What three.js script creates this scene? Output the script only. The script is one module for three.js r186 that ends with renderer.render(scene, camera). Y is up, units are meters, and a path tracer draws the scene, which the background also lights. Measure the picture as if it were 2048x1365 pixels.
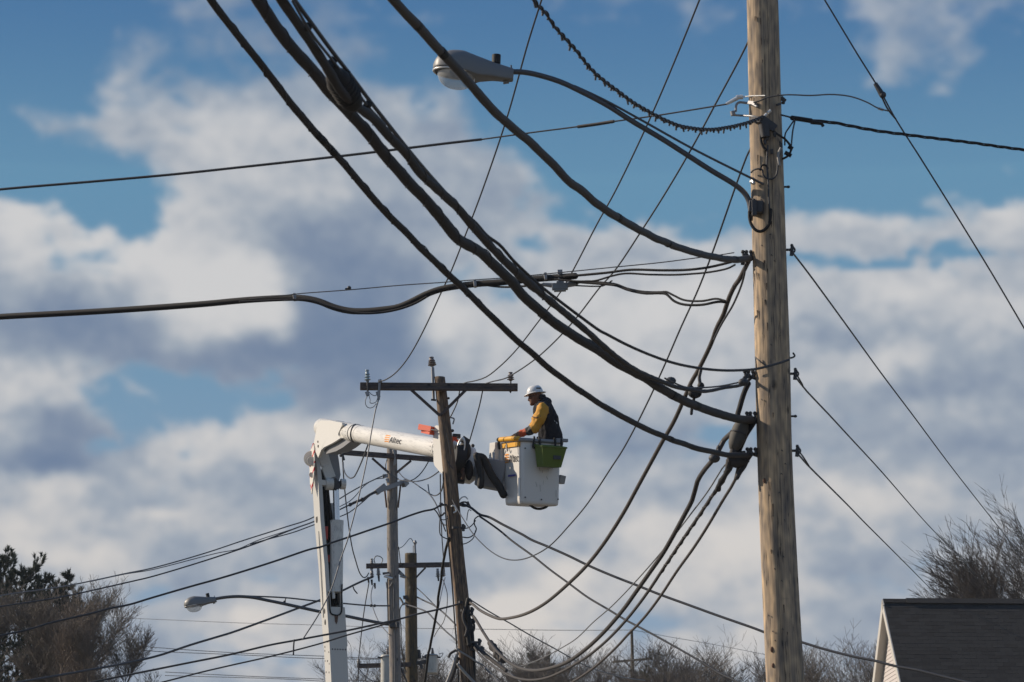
import * as THREE from 'three';
import { mergeGeometries } from 'three/addons/utils/BufferGeometryUtils.js';
import { MarchingCubes } from 'three/addons/objects/MarchingCubes.js';
import { RoundedBoxGeometry } from 'three/addons/geometries/RoundedBoxGeometry.js';
import { createNoise2D, createNoise3D } from 'simplex-noise';

// ---------------------------------------------------------------- camera, sky, sun, exposure
const rng = (s) => () => { s = (s + 0x6d2b79f5) | 0; let t = Math.imul(s ^ (s >>> 15), 1 | s); t = (t + Math.imul(t ^ (t >>> 7), 61 | t)) ^ t; return ((t ^ (t >>> 14)) >>> 0) / 4294967296; };
const V = (x, y, z) => new THREE.Vector3(x, y, z);
const DEG = Math.PI / 180, F = 6000, PITCH = 12.8 * DEG, EYE = 1.7;
const scene = new THREE.Scene();
const camera = new THREE.PerspectiveCamera(2 * Math.atan(682.5 / F) / DEG, 2048 / 1365, 0.5, 4000);
camera.position.set(0, EYE, 0);
camera.rotation.x = PITCH;
camera.focus = 46; camera.userData.fStop = 9;
scene.add(camera);
const renderer = new THREE.WebGLRenderer({ antialias: true });
renderer.toneMapping = THREE.LinearToneMapping;
renderer.toneMappingExposure = 1;
renderer.shadowMap.enabled = true;

const SUN_AZ = -76 * DEG, SUN_EL = 29 * DEG;              // left of the view and a little beyond the poles
const sunDir = V(Math.sin(SUN_AZ) * Math.cos(SUN_EL), Math.sin(SUN_EL), -Math.cos(SUN_AZ) * Math.cos(SUN_EL));
const sun = new THREE.DirectionalLight(new THREE.Color(1, 0.86, 0.69), 5);
sun.position.copy(sunDir).multiplyScalar(160).add(V(0, 8, -60));
sun.target.position.set(0, 8, -60);
sun.castShadow = true; sun.shadow.mapSize.set(4096, 4096);
Object.assign(sun.shadow.camera, { left: -70, right: 70, top: 70, bottom: -70, near: 1, far: 400 });
scene.add(sun, sun.target);

// Sky: broken stratocumulus over clear blue, computed by direction.
function makeSky() {
  const W = 4096, H = 2048, data = new Float32Array(W * H * 4);
  const n2 = createNoise2D(rng(7)), n2b = createNoise2D(rng(21)), n2c = createNoise2D(rng(99));
  const fbm = (n, x, y, o) => { let s = 0, a = 0.5, t = 0; for (let i = 0; i < o; i++) { s += a * n(x, y); t += a; a *= 0.52; x = x * 2.03 + 11.3; y = y * 2.03 - 4.7; } return s / t; };
  // cloud cover and brightness every 1.22 degrees, from 19 degrees of height down to 4
  const cover = ['10355432244443665', '00445531000200651', '24778986200000000', '10479988610000012', '95588998677666656', '89999887778778887', '76667888888888888', '98547887776666888', '88778876777678888', '88877777677888657', '77667778876666767', '77777777777777777'];
  // single banks: [x, y, half width, half height, more cloud, more light], a hundredth of a degree each
  const banks = [[740, 580, 120, 80, 0.1, -0.22], [690, 690, 170, 56, 0.2, -0.34], [640, 520, 90, 50, 0.1, -0.16], [560, 455, 120, 36, 0, -0.22], [130, 670, 190, 45, 0.1, -0.34], [420, 725, 220, 28, 0.1, -0.32], [95, 932, 85, 17, 0.1, -0.6], [1660, 690, 70, 45, 0, -0.42], [1850, 790, 220, 36, 0.05, -0.3], [1560, 590, 60, 40, 0, -0.15], [1950, 905, 180, 36, 0, -0.2], [1250, 880, 160, 36, -0.12, -0.22], [1050, 900, 80, 40, 0, -0.15], [760, 420, 90, 40, 0, -0.1],
    [52, 440, 70, 34, 0.25, 0.5], [50, 520, 70, 60, 0.1, 0.22], [235, 500, 70, 44, 0.2, 0.45], [350, 560, 80, 50, 0, 0.3], [495, 600, 110, 70, 0, 0.5], [560, 650, 60, 36, 0, 0.3], [430, 290, 210, 70, 0.05, 0.16], [75, 800, 95, 46, 0.25, 0.42], [875, 640, 60, 46, 0.25, 0.5], [1150, 745, 160, 70, 0, 0.32], [1330, 600, 150, 60, 0.05, 0.32], [1830, 585, 100, 34, 0.2, 0.45], [1950, 640, 130, 46, 0.1, 0.3], [1720, 740, 110, 40, 0.1, 0.28], [1700, 455, 130, 34, 0.2, 0.05], [2010, 440, 70, 40, 0.3, 0.25], [380, 910, 120, 34, 0.1, 0.28], [620, 870, 150, 46, 0.1, 0.26], [130, 985, 95, 34, 0.1, 0.28], [1470, 1090, 90, 60, 0.1, 0.42], [1290, 1060, 60, 36, 0.1, 0.4], [1000, 1235, 90, 46, 0.1, 0.5], [1130, 1160, 60, 36, 0, 0.4], [500, 1240, 70, 26, 0.1, 0.4], [50, 1070, 60, 40, 0.1, 0.4], [330, 1042, 50, 14, 0.1, 0.4], [210, 1120, 120, 36, 0.05, 0.3], [1450, 1295, 80, 36, 0.1, 0.36], [1680, 985, 150, 36, 0, 0.26],
    [130, 365, 90, 40, -0.7, 0], [250, 425, 75, 44, -0.8, 0], [410, 798, 230, 56, -0.55, 0], [1800, 528, 240, 13, -0.45, 0], [1050, 500, 60, 30, -0.3, 0], [880, 560, 90, 26, -0.45, 0], [330, 1185, 70, 22, -0.5, 0], [560, 1320, 120, 30, -0.42, 0], [820, 1175, 90, 30, -0.32, 0], [200, 900, 60, 20, -0.3, 0], [1420, 870, 90, 20, -0.3, 0], [560, 1150, 70, 18, -0.25, 0], [1270, 1250, 70, 36, -0.3, 0], [1670, 1160, 90, 36, -0.35, 0]];
  const light = ['44443344445555655', '44433344555556555', '44567764555555555', '55577766555555556', '77788446665666656', '64588338788887656', '66654345667767766', '62355666665555666', '67666655766667766', '67656655678885566', '55558767985575566', '55555666655555555'];
  const at = (g, x, y) => {
    x = Math.min(15.999, Math.max(0, x)); y = Math.min(10.999, Math.max(0, y));
    const i = Math.floor(x), j = Math.floor(y), s = (t) => t * t * (3 - 2 * t), u = s(x - i), v = s(y - j), d = (a, b) => g[b].charCodeAt(a) - 48;
    return ((d(i, j) * (1 - u) + d(i + 1, j) * u) * (1 - v) + (d(i, j + 1) * (1 - u) + d(i + 1, j + 1) * u) * v) / 9;
  };
  const lin = (c) => c.map((v) => (v / 255 <= 0.04045 ? v / 255 / 12.92 : ((v / 255 + 0.055) / 1.055) ** 2.4));
  const zen = lin([50, 87, 139]), up = lin([73, 116, 160]), mid = lin([100, 144, 175]), low = lin([142, 162, 184]), dark = lin([106, 125, 154]), grey = lin([160, 169, 181]), white = lin([209, 208, 208]), glow = lin([221, 212, 202]);
  const mix = (a, b, t) => a.map((v, k) => v + (b[k] - v) * t), sm = (a, b, x) => { const t = Math.min(1, Math.max(0, (x - a) / (b - a))); return t * t * (3 - 2 * t); };
  const puff = (n, x, y, o) => { let s = 0, a = 0.5, t = 0; for (let i = 0; i < o; i++) { s += a * (1 - 2 * Math.abs(n(x, y))); t += a; a *= 0.55; x = x * 1.97 + 5.1; y = y * 1.97 - 2.3; } return s / t; };
  const thick = (X, Y, near) => {                            // how much cloud stands in a direction
    const wx = fbm(n2, X / 260, Y / 190, 3) * 46 + fbm(n2c, X / 62, Y / 50, 3) * 11, wy = fbm(n2b, X / 260, Y / 190, 3) * 34 + fbm(n2, X / 62 + 40, Y / 50, 3) * 9;
    const gx = (X + 1024 + wx) / 128, gy = (Y + 682.5 + wy) / 128, out = near ? Math.max(sm(0, 5, -gx), sm(16, 21, gx), sm(0, 4, -gy), sm(11, 14, gy)) : 1;
    let c = out < 1 ? at(cover, gx, gy) : 0, b = out < 1 ? at(light, gx, gy) : 0;
    if (out < 1) for (const [x, y, w, h, mc, ml] of banks) { const q = ((X + 1024 + wx * 0.8 - x) / w) ** 2 + ((Y + 682.5 + wy * 0.8 - y) / h) ** 2; if (q < 9) { const e = Math.exp(-q * 0.9); c += mc * e; b += ml * e; } }
    if (out > 0) { const far = fbm(n2b, X / 900 + 3, Y / 500, 3); c += ((Y < -750 ? 0.32 : 0.55) + 0.6 * far - c) * out; b += (0.55 + 0.3 * fbm(n2, X / 500, Y / 300, 2) - b) * out; }
    const rag = 0.27 * fbm(n2, X / 230 + 9, Y / 130, 6) + 0.23 * puff(n2b, X / 230 + 3, Y / 130, 5);
    return [c + rag - 0.04, b];
  };
  const shade = (az, el) => {
    const X = az * Math.cos(12.8 * DEG) * 104.7, Y = (12.8 - el) * 104.7, near = Math.abs(az) < 24 && el > -2 && el < 32;   // hundredths of a degree, roughly
    const [d, g0] = thick(X, Y, near), a = sm(0.3, 0.63 + 0.2 * sm(14, 18, el), d);
    let dep = 0; for (let i = 1; i <= 4; i++) dep += Math.max(0, thick(X - 17 * i * i ** 0.3, Y - 15 * i * i ** 0.3, near)[0] - 0.34) * (1.3 - 0.2 * i);   // cloud between here and the sun
    const curl = fbm(n2b, X / 60, Y / 46 + 5, 5), fine = fbm(n2c, X / 190 + 1, Y / 110 - 4, 6);
    let b = 0.43 + (g0 - 0.56) * 1.05 + 0.34 * (Math.exp(-0.9 * dep) - 0.3) + 0.15 * curl;
    const thin = a * (1 - a) * 4;
    const t = 0.5 + 0.5 * Math.tanh((b + 0.05 * thin - 0.49) * 2.05 + 0.42 * fine);
    const warm = sm(14, 6, el) * 0.6;
    let cl = t < 0.5 ? mix(dark, grey, t / 0.5) : mix(grey, mix(white, glow, warm), Math.min(1, (t - 0.5) / 0.42));
    const sky = el > 30 ? mix(up, zen, sm(30, 80, el)) : el > 16 ? mix(mid, up, sm(15, 20, el)) : mix(low, mid, sm(5, 16, el));
    return mix(sky, cl, a * (0.95 - 0.3 * sm(16.5, 18.5, el)));
  };
  // away from the view the same sky is worked out on a coarser net
  const step = 16, CW = W / step, CH = H / step, net = [];
  for (let j = 0; j <= CH; j++) { const r = []; for (let i = 0; i <= CW; i++) { let az = (i / CW - 0.25) * 360; if (az > 180) az -= 360; r.push(shade(az, (j / CH - 0.5) * 180)); } net.push(r); }
  for (let row = 0; row < H; row++) {
    const el = ((row + 0.5) / H - 0.5) * 180;
    for (let col = 0; col < W; col++) {
      let az = ((col + 0.5) / W - 0.25) * 360; if (az > 180) az -= 360;
      let c;
      if (el < -1) c = net[Math.floor(CH / 2)][0];
      else if (Math.abs(az) < 16 && el > 0 && el < 26) c = shade(az, el);
      else { const x = col / step, y = row / step, i = Math.floor(x), j = Math.floor(y); c = mix(mix(net[j][i], net[j][i + 1], x - i), mix(net[j + 1][i], net[j + 1][i + 1], x - i), y - j); }
      const o = (row * W + col) * 4; data[o] = c[0]; data[o + 1] = c[1]; data[o + 2] = c[2]; data[o + 3] = 1;
    }
  }
  const t = new THREE.DataTexture(data, W, H, THREE.RGBAFormat, THREE.FloatType);
  t.mapping = THREE.EquirectangularReflectionMapping; t.magFilter = t.minFilter = THREE.LinearFilter; t.wrapS = THREE.RepeatWrapping; t.needsUpdate = true;
  return t;
}
scene.background = makeSky();
scene.environment = scene.background;
scene.fog = new THREE.FogExp2(0xcfd6e0, 0.0002);

// ---------------------------------------------------------------- helpers
const CP = Math.cos(PITCH), SP = Math.sin(PITCH);
// the point seen at (x, y) in the photograph that stands `d` metres down the street
function P(x, y, d) { const u = (x - 1024) / F, v = (682.5 - y) / F, t = d / (CP - v * SP); return V(u * t, EYE + (v * CP + SP) * t, -d); }
const pxm = (px, d) => px * d * 1.018 / F;                 // pixels at a depth, in metres
const taken = {};
function numbered(n) { const k = taken[n] = (taken[n] ?? -1) + 1; return k ? n + '_' + String(k).padStart(3, '0') : n; }
function tag(o, label, category, group, kind) { if (label) o.userData.label = label; if (category) o.userData.category = category; if (group) o.userData.group = group; if (kind) o.userData.kind = kind; return o; }
function shadows(m) { m.castShadow = m.receiveShadow = true; return m; }
function part(name, geo, mat, parent, label) { const m = shadows(new THREE.Mesh(geo, mat)); m.name = name; parent.add(m); if (label) m.userData.label = label; return m; }
function thing(name, label, category, group) { const g = new THREE.Group(); g.name = numbered(name); scene.add(g); return tag(g, label, category, group); }
function solid(name, geo, mat, label, category, group) { const m = part(numbered(name), geo, mat, scene); return tag(m, label, category, group); }
function structure(name, geo, mat) { const m = part(name, geo, mat, scene); m.userData.kind = 'structure'; return m; }
const C = (r, g, b) => new THREE.Color().setRGB(r, g, b);
const std = (c, roughness = 0.7, metalness = 0, more = {}) => new THREE.MeshStandardMaterial({ color: c, roughness, metalness, ...more });
const merge = (list) => mergeGeometries(list.map((g) => { const q = g.index ? g.toNonIndexed() : g; for (const k of Object.keys(q.attributes)) if (!['position', 'normal', 'uv'].includes(k)) q.deleteAttribute(k); return q; }));
function frame(p, q, upHint = V(0, 1, 0)) { const x = q.clone().sub(p).normalize(), z = x.clone().cross(upHint).normalize(), y = z.clone().cross(x); return new THREE.Matrix4().makeBasis(x, y, z); }
function bar(p, q, h, w, up) { const g = new RoundedBoxGeometry(p.distanceTo(q), h, w, 1, Math.min(h, w) * 0.08); g.applyMatrix4(frame(p, q, up)); const c = p.clone().add(q).multiplyScalar(0.5); return g.translate(c.x, c.y, c.z); }
function cyl(p, q, r0, r1 = r0, n = 14) { const g = new THREE.CylinderGeometry(r1, r0, p.distanceTo(q), n); g.applyQuaternion(new THREE.Quaternion().setFromUnitVectors(V(0, 1, 0), q.clone().sub(p).normalize())); const c = p.clone().add(q).multiplyScalar(0.5); return g.translate(c.x, c.y, c.z); }
function ball(p, r, sx = 1, sy = 1, sz = 1) { return new THREE.SphereGeometry(r, 16, 12).scale(sx, sy, sz).translate(p.x, p.y, p.z); }
function tube(pts, r, k = 6, n = 7) {
  const c = pts.length > 2 ? new THREE.CatmullRomCurve3(pts, false, 'centripetal') : new THREE.LineCurve3(pts[0], pts[1]);
  const g = new THREE.TubeGeometry(c, Math.max(2, (pts.length - 1) * k), r, n);
  const e = (p, q) => ball(p, r * 0.98);
  return merge([g, e(pts[0]), e(pts[pts.length - 1])]);
}
function path(text) { return text.trim().split(/\s+/).map((s) => s.split(',').map(Number)); }
// a line read off the photograph as a line in space: it hangs in an upright plane between its two depths
function line(text, d0, d1) {
  const p = typeof text === 'string' ? path(text) : text, len = [0]; let mono = true;
  for (let i = 1; i < p.length; i++) { len.push(len[i - 1] + Math.hypot(p[i][0] - p[i - 1][0], p[i][1] - p[i - 1][1])); if ((p[i][0] - p[i - 1][0]) * (p[p.length - 1][0] - p[0][0]) <= 0) mono = false; }
  const L = len[len.length - 1], dx = p[p.length - 1][0] - p[0][0], byX = mono && Math.abs(dx) > 0.45 * L;
  return p.map(([x, y], i) => { const t = byX ? (x - p[0][0]) / dx : len[i] / L; return P(x, y, 1 / (1 / d0 + (1 / d1 - 1 / d0) * t)); });
}
function hull(rings, capped = true) {                       // a skin over rings of points
  const n = rings[0].length, pos = [];
  const tri = (a, b, c) => pos.push(a.x, a.y, a.z, b.x, b.y, b.z, c.x, c.y, c.z);
  for (let j = 0; j + 1 < rings.length; j++) for (let i = 0; i < n; i++) { const a = rings[j][i], b = rings[j][(i + 1) % n], c = rings[j + 1][(i + 1) % n], d = rings[j + 1][i]; tri(a, b, c); tri(a, c, d); }
  if (capped) for (const r of [rings[0], rings[rings.length - 1]]) { const c = r.reduce((s, p) => s.add(p), V(0, 0, 0)).multiplyScalar(1 / n), f = r !== rings[0]; for (let i = 0; i < n; i++) f ? tri(c, r[i], r[(i + 1) % n]) : tri(c, r[(i + 1) % n], r[i]); }
  const g = new THREE.BufferGeometry(); g.setAttribute('position', new THREE.Float32BufferAttribute(pos, 3)); g.computeVertexNormals();
  const uv = new Float32Array(pos.length / 3 * 2); g.setAttribute('uv', new THREE.BufferAttribute(uv, 2));
  return g;
}
function slab(poly, d, thick) { return hull([poly.map(([x, y]) => P(x, y, d - thick / 2)), poly.map(([x, y]) => P(x, y, d + thick / 2))]); }   // an upright plate with an outline and a thickness
function dataTex(w, h, f, srgb = true) { const a = new Uint8Array(w * h * 4); for (let y = 0; y < h; y++) for (let x = 0; x < w; x++) { const c = f(x, y), o = (y * w + x) * 4; a[o] = c[0]; a[o + 1] = c[1]; a[o + 2] = c[2]; a[o + 3] = c[3] ?? 255; } const t = new THREE.DataTexture(a, w, h); t.wrapS = THREE.RepeatWrapping; t.wrapT = THREE.MirroredRepeatWrapping; t.magFilter = THREE.LinearFilter; t.minFilter = THREE.LinearMipmapLinearFilter; t.generateMipmaps = true; if (srgb) t.colorSpace = THREE.SRGBColorSpace; t.needsUpdate = true; return t; }

// ---------------------------------------------------------------- materials
const noiseA = createNoise3D(rng(3)), noiseB = createNoise3D(rng(5));
function woodTexture(base, streak, spots, seed) {           // grain runs up the pole; round the pole it closes on itself
  const W = 256, H = 1024, R = rng(seed), knots = Array.from({ length: 14 }, () => [R() * W, R() * H, 4 + R() * 8]);
  const pix = (x, y) => {
    const a = x / W * Math.PI * 2, cx = Math.cos(a), cy = Math.sin(a);
    let g = 0.5 * noiseA(cx * 9, cy * 9, y / H * 3 + seed) + 0.35 * noiseB(cx * 22, cy * 22, y / H * 5) + 0.25 * noiseA(cx * 45, cy * 45, y / H * 9);
    const blot = noiseB(cx * 1.6, cy * 1.6, y / H * 9 + seed * 2) * 0.6 + noiseA(cx * 3, cy * 3, y / H * 26) * 0.4;
    const crack = Math.max(0, 1 - Math.abs(noiseA(cx * 14 + 7, cy * 14, y / H * 2.2)) * 16) * (noiseB(cx * 3, cy * 3, y / H * 4 + 9) > 0.1 ? 1 : 0.15);
    let k = 1 + streak * g + spots * blot - 0.62 * crack;
    for (const [u, v, r] of knots) { const dx = Math.min(Math.abs(x - u), W - Math.abs(x - u)), q = Math.hypot(dx, (y - v) * 0.6) / r; if (q < 1) k *= 0.45 + 0.5 * q; }
    return { k, blot };
  };
  const at = (x, y) => { const { k, blot } = pix(x, y); return base.map((c, i) => Math.max(0, Math.min(255, c * Math.max(0.3, k) + (i === 2 ? -9 : i === 0 ? 5 : 0) * blot))); };
  const t = dataTex(W, H, at), b = dataTex(W, H, (x, y) => { const v = Math.max(0, Math.min(255, 128 * pix(x, y).k)); return [v, v, v]; }, false);
  return { map: t, bumpMap: b };
}
const wood = (base, streak, spots, seed) => std(C(1, 1, 1), 0.9, 0, { ...woodTexture(base, streak, spots, seed), bumpScale: 0.006 });
const M = {
  poleNear: wood([159, 141, 120], 0.22, 0.3, 1), poleOld: wood([108, 92, 78], 0.5, 0.34, 2), poleGrey: wood([134, 127, 121], 0.2, 0.14, 3), poleBrown: wood([84, 74, 58], 0.24, 0.22, 4),
  arm: wood([88, 79, 76], 0.25, 0.16, 6),
  rubber: std(C(0.02, 0.019, 0.02), 0.8), cable: std(C(0.045, 0.041, 0.041), 0.8), cableGrey: std(C(0.078, 0.074, 0.074), 0.82), wireDark: std(C(0.04, 0.042, 0.05), 0.55), wireGrey: std(C(0.16, 0.16, 0.165), 0.5, 0.3), wireFar: std(C(0.07, 0.08, 0.1), 0.7), wirePale: std(C(0.3, 0.29, 0.28), 0.6), wireBrown: std(C(0.058, 0.05, 0.047), 0.7),
  steel: std(C(0.3, 0.3, 0.31), 0.5, 0.6), darkSteel: std(C(0.07, 0.07, 0.075), 0.6, 0.4), rusty: std(C(0.12, 0.07, 0.05), 0.85), bright: std(C(0.75, 0.74, 0.72), 0.35, 0.4), chrome: std(C(0.62, 0.66, 0.72), 0.18, 1),
  lampGrey: std(C(0.2, 0.2, 0.2), 0.5, 0.25), lampArm: std(C(0.1, 0.1, 0.105), 0.45, 0.5), black: std(C(0.016, 0.016, 0.017), 0.7),
  porcelain: std(C(0.2, 0.17, 0.16), 0.3), glassBlue: std(C(0.28, 0.36, 0.4), 0.2),
  red: std(C(0.5, 0.06, 0.04), 0.5), orange: std(C(0.72, 0.1, 0.035), 0.5), yellow: std(C(0.72, 0.36, 0.02), 0.45), green: std(C(0.098, 0.145, 0.016), 0.6), greyPlastic: std(C(0.24, 0.24, 0.25), 0.5),
};
function paint(c, seed, dirt = 0.16) {                        // enamel with grime and faint runs
  const n = createNoise2D(rng(seed));
  return std(c, 0.38, 0, { map: dataTex(256, 256, (x, y) => { const a = x / 256 * Math.PI * 2, k = 1 - dirt * Math.max(0, 0.5 * n(Math.cos(a) * 3, y / 30) + 0.5 * n(Math.cos(a) * 9 + 4, Math.sin(a) * 9 + y / 8)); return [255 * k, 252 * k, 246 * k]; }) });
}
M.white = paint(C(0.74, 0.74, 0.735), 31); M.whiteOld = paint(C(0.7, 0.7, 0.69), 32, 0.24); M.bucketWhite = paint(C(0.7, 0.695, 0.7), 33, 0.12);

// ---------------------------------------------------------------- ground and street (below the frame)
{
  const n = createNoise2D(rng(41));
  const grass = dataTex(512, 512, (x, y) => { const a = x / 512 * 6.2832, b = y / 512 * 6.2832, k = 1 + 0.35 * n(Math.cos(a) * 4 + Math.sin(b) * 4, Math.sin(a) * 4 + Math.cos(b) * 4) + 0.2 * n(x * 0.4, y * 0.4); return [88 * k, 82 * k, 66 * k]; }); grass.repeat.set(300, 300);
  const g = new THREE.PlaneGeometry(3000, 3000); g.rotateX(-Math.PI / 2);
  structure('ground', g, std(C(1, 1, 1), 1, 0, { map: grass }));
  const asphalt = dataTex(256, 256, () => { const v = 74 + Math.random() * 24; return [v, v, v]; }); asphalt.repeat.set(3, 90);
  const r = new THREE.BoxGeometry(9, 0.2, 420); r.translate(-6.5, -0.096, -190);
  structure('road', r, std(C(1, 1, 1), 0.95, 0, { map: asphalt }));
  const w = new THREE.BoxGeometry(1.8, 0.3, 420); w.translate(1.4, -0.03, -190);
  structure('pavement', w, std(C(0.35, 0.34, 0.32), 0.95));
}

// ---------------------------------------------------------------- poles
// rows: [x, y, width] read down the pole; it goes on to the ground and, if `top` is a row too, up to it
function lerpRows(rows, y) { let i = 0; while (i < rows.length - 2 && y > rows[i + 1][1]) i++; const t = (y - rows[i][1]) / (rows[i + 1][1] - rows[i][1]); return rows[i][0] + (rows[i + 1][0] - rows[i][0]) * t; }
function poleShaft(rows, d, seed, bottomMore = true) {
  const N = createNoise3D(rng(seed)), c = rows.map(([x, y, w]) => ({ p: P(x, y, d), r: pxm(w, d) / 2 }));
  if (bottomMore) { const a = c[c.length - 2], b = c[c.length - 1], k = (b.p.y + 0.4) / (a.p.y - b.p.y); c.push({ p: b.p.clone().add(b.p.clone().sub(a.p).multiplyScalar(k)), r: b.r * 1.08 }); }
  const curve = new THREE.CatmullRomCurve3(c.map((q) => q.p), false, 'centripetal'), L = curve.getLength(), m = Math.ceil(L / (d > 100 ? 0.4 : 0.06)), n = 40, pos = [], uv = [], idx = [];
  for (let j = 0; j <= m; j++) {
    const q = curve.getPointAt(j / m); let k = 0; while (k < c.length - 2 && q.y < c[k + 1].p.y) k++;
    const t = Math.min(1, Math.max(0, (q.y - c[k].p.y) / (c[k + 1].p.y - c[k].p.y))), r = c[k].r + (c[k + 1].r - c[k].r) * t;
    for (let i = 0; i <= n; i++) { const a = i / n * Math.PI * 2, rr = r * (1 + 0.022 * N(Math.cos(a) * 1.5, Math.sin(a) * 1.5, j * 0.03) + 0.012 * N(Math.cos(a) * 6, Math.sin(a) * 6, j * 0.02)); pos.push(q.x + Math.sin(a) * rr, q.y, q.z + Math.cos(a) * rr); uv.push(i / n, j / m * L / 4); }
  }
  for (let j = 0; j < m; j++) for (let i = 0; i < n; i++) { const a = j * (n + 1) + i, b = a + n + 1; idx.push(a, b, a + 1, b, b + 1, a + 1); }
  const topAt = pos.length / 3; pos.push(c[0].p.x, c[0].p.y + 0.012, c[0].p.z); uv.push(0.5, 0.5);
  for (let i = 0; i < n; i++) idx.push(i, i + 1, topAt);
  const g = new THREE.BufferGeometry(); g.setAttribute('position', new THREE.Float32BufferAttribute(pos, 3)); g.setAttribute('uv', new THREE.Float32BufferAttribute(uv, 2)); g.setIndex(idx); g.computeVertexNormals();
  return g;
}
function insulator(base, top, r, n = 3) {                    // sheds on a pin, threaded on the line from base to top
  const L = base.distanceTo(top), prof = [[0.001, 0], [r * 0.45, 0]];
  for (let i = 0; i < n; i++) { const y = L * (0.12 + 0.66 * i / n), h = L * 0.66 / n; prof.push([r * 0.5, y], [r * (1 - 0.1 * i), y + h * 0.12], [r * (0.98 - 0.1 * i), y + h * 0.3], [r * 0.52, y + h * 0.66]); }
  prof.push([r * 0.55, L * 0.8], [r * 0.42, L * 0.86], [r * 0.62, L * 0.93], [r * 0.5, L], [0.001, L]);
  const g = new THREE.LatheGeometry(prof.map(([x, y]) => new THREE.Vector2(x, y)), 18);
  g.applyQuaternion(new THREE.Quaternion().setFromUnitVectors(V(0, 1, 0), top.clone().sub(base).normalize())); return g.translate(base.x, base.y, base.z);
}
function beam(a, b, h, w) {                                  // a squared timber with its own grain along it
  const L = a.distanceTo(b), g = new RoundedBoxGeometry(h, L, w, 2, 0.008), uv = g.attributes.uv, p = g.attributes.position;
  for (let i = 0; i < uv.count; i++) uv.setXY(i, (p.getX(i) + p.getZ(i)) * 1.2, p.getY(i) / 3);
  g.applyMatrix4(frame(a, b).multiply(new THREE.Matrix4().makeRotationZ(-Math.PI / 2)));
  const c = a.clone().add(b).multiplyScalar(0.5); return g.translate(c.x, c.y, c.z);
}
const DN = 25, D2 = 46.5, D3 = 68, D4 = 75;

// the near pole
const nearPole = thing('utility_pole', 'tall thick pale wooden pole in the right foreground with cables clamped to its side', 'utility pole');
part('pole_shaft', poleShaft([[1501, -570, 60], [1511, -300, 62], [1525, 0, 64.5], [1531, 220, 66], [1537, 433, 68], [1544, 660, 70], [1550.6, 927, 70], [1559.7, 1147, 72], [1571, 1365, 75]], DN, 11), M.poleNear, nearPole);
part('crossarm', beam(P(1215, -490, DN - 0.3), P(1785, -488, DN - 0.3), 0.11, 0.09), M.arm, nearPole);
for (const [x, y] of [[1226, -520], [1520, -600], [1768, -518]]) part('insulator', insulator(P(x, y + 24, DN - 0.3), P(x, y - 20, DN - 0.3), 0.06), M.porcelain, nearPole);
function clamp(x, y, s = 1, dir = -1) {                      // suspension clamp: plate, jaw and bolts standing off the pole
  const d = DN, root = P(x - dir * 14 * s, y + 6, d), tip = P(x + dir * 14 * s, y + 10 * s, d - 0.02), list = [];
  list.push(cyl(root, P(x + dir * 4, y, d), 0.016, 0.014), bar(P(x + dir * 2, y - 4, d - 0.01), tip, 0.035 * s, 0.05 * s), bar(P(x + dir * 10, y + 2, d), P(x + dir * 10, y + 18 * s, d), 0.028, 0.035, V(0, 0, 1)));
  for (const o of [-7, 2, 9]) list.push(cyl(P(x + dir * o - 1, y - 8 * s, d - 0.03), P(x + dir * o + 1, y + 5, d - 0.03), 0.011, 0.011, 8), ball(P(x + dir * o - 1, y - 8 * s, d - 0.03), 0.017));
  list.push(bar(P(x - dir * 16 * s, y - 2, d), P(x - dir * 4, y - 2, d), 0.06 * s, 0.022));
  return merge(list);
}
part('cable_clamp', clamp(1496, 512), M.darkSteel, nearPole);
part('cable_clamp', clamp(1500, 752), M.darkSteel, nearPole);
part('cable_clamp', clamp(1504, 835), M.darkSteel, nearPole);
part('cable_clamp', clamp(1505, 907), M.darkSteel, nearPole);
for (const [x, y] of [[1579, 500], [1586, 748], [1590, 902]]) {
  const d = DN;
  part('eye_bolt', merge([cyl(P(x - 22, y, d), P(x + 5, y, d), 0.011), new THREE.TorusGeometry(0.022, 0.008, 8, 16).rotateY(0.5).translate(...P(x + 7, y, d).toArray()), bar(P(x + 6, y - 8, d), P(x + 4, y + 12, d), 0.02, 0.03, V(0, 0, 1)), ball(P(x + 5, y - 9, d), 0.014)]), M.darkSteel, nearPole);
}
for (const [x, y] of [[1574, 374], [1588, 833], [1564, 206]]) part('bolt', merge([cyl(P(x - 18, y, DN), P(x + 3, y, DN), 0.009), ball(P(x + 3, y, DN), 0.016, 1, 0.8, 0.8)]), M.darkSteel, nearPole);
part('hook', tube([P(1576, 716, DN), P(1584, 716, DN), P(1590, 712, DN), P(1587, 707, DN)], 0.008), M.darkSteel, nearPole);
part('tie_wire', tube([P(1511, 715, DN - 0.12), P(1519, 722, DN - 0.19), P(1533, 733, DN - 0.2)], 0.006), M.wireDark, nearPole);
part('tie_wire', tube([P(1511, 715, DN - 0.1), P(1513, 735, DN - 0.12), P(1512, 746, DN - 0.1)], 0.006), M.wireDark, nearPole);
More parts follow.
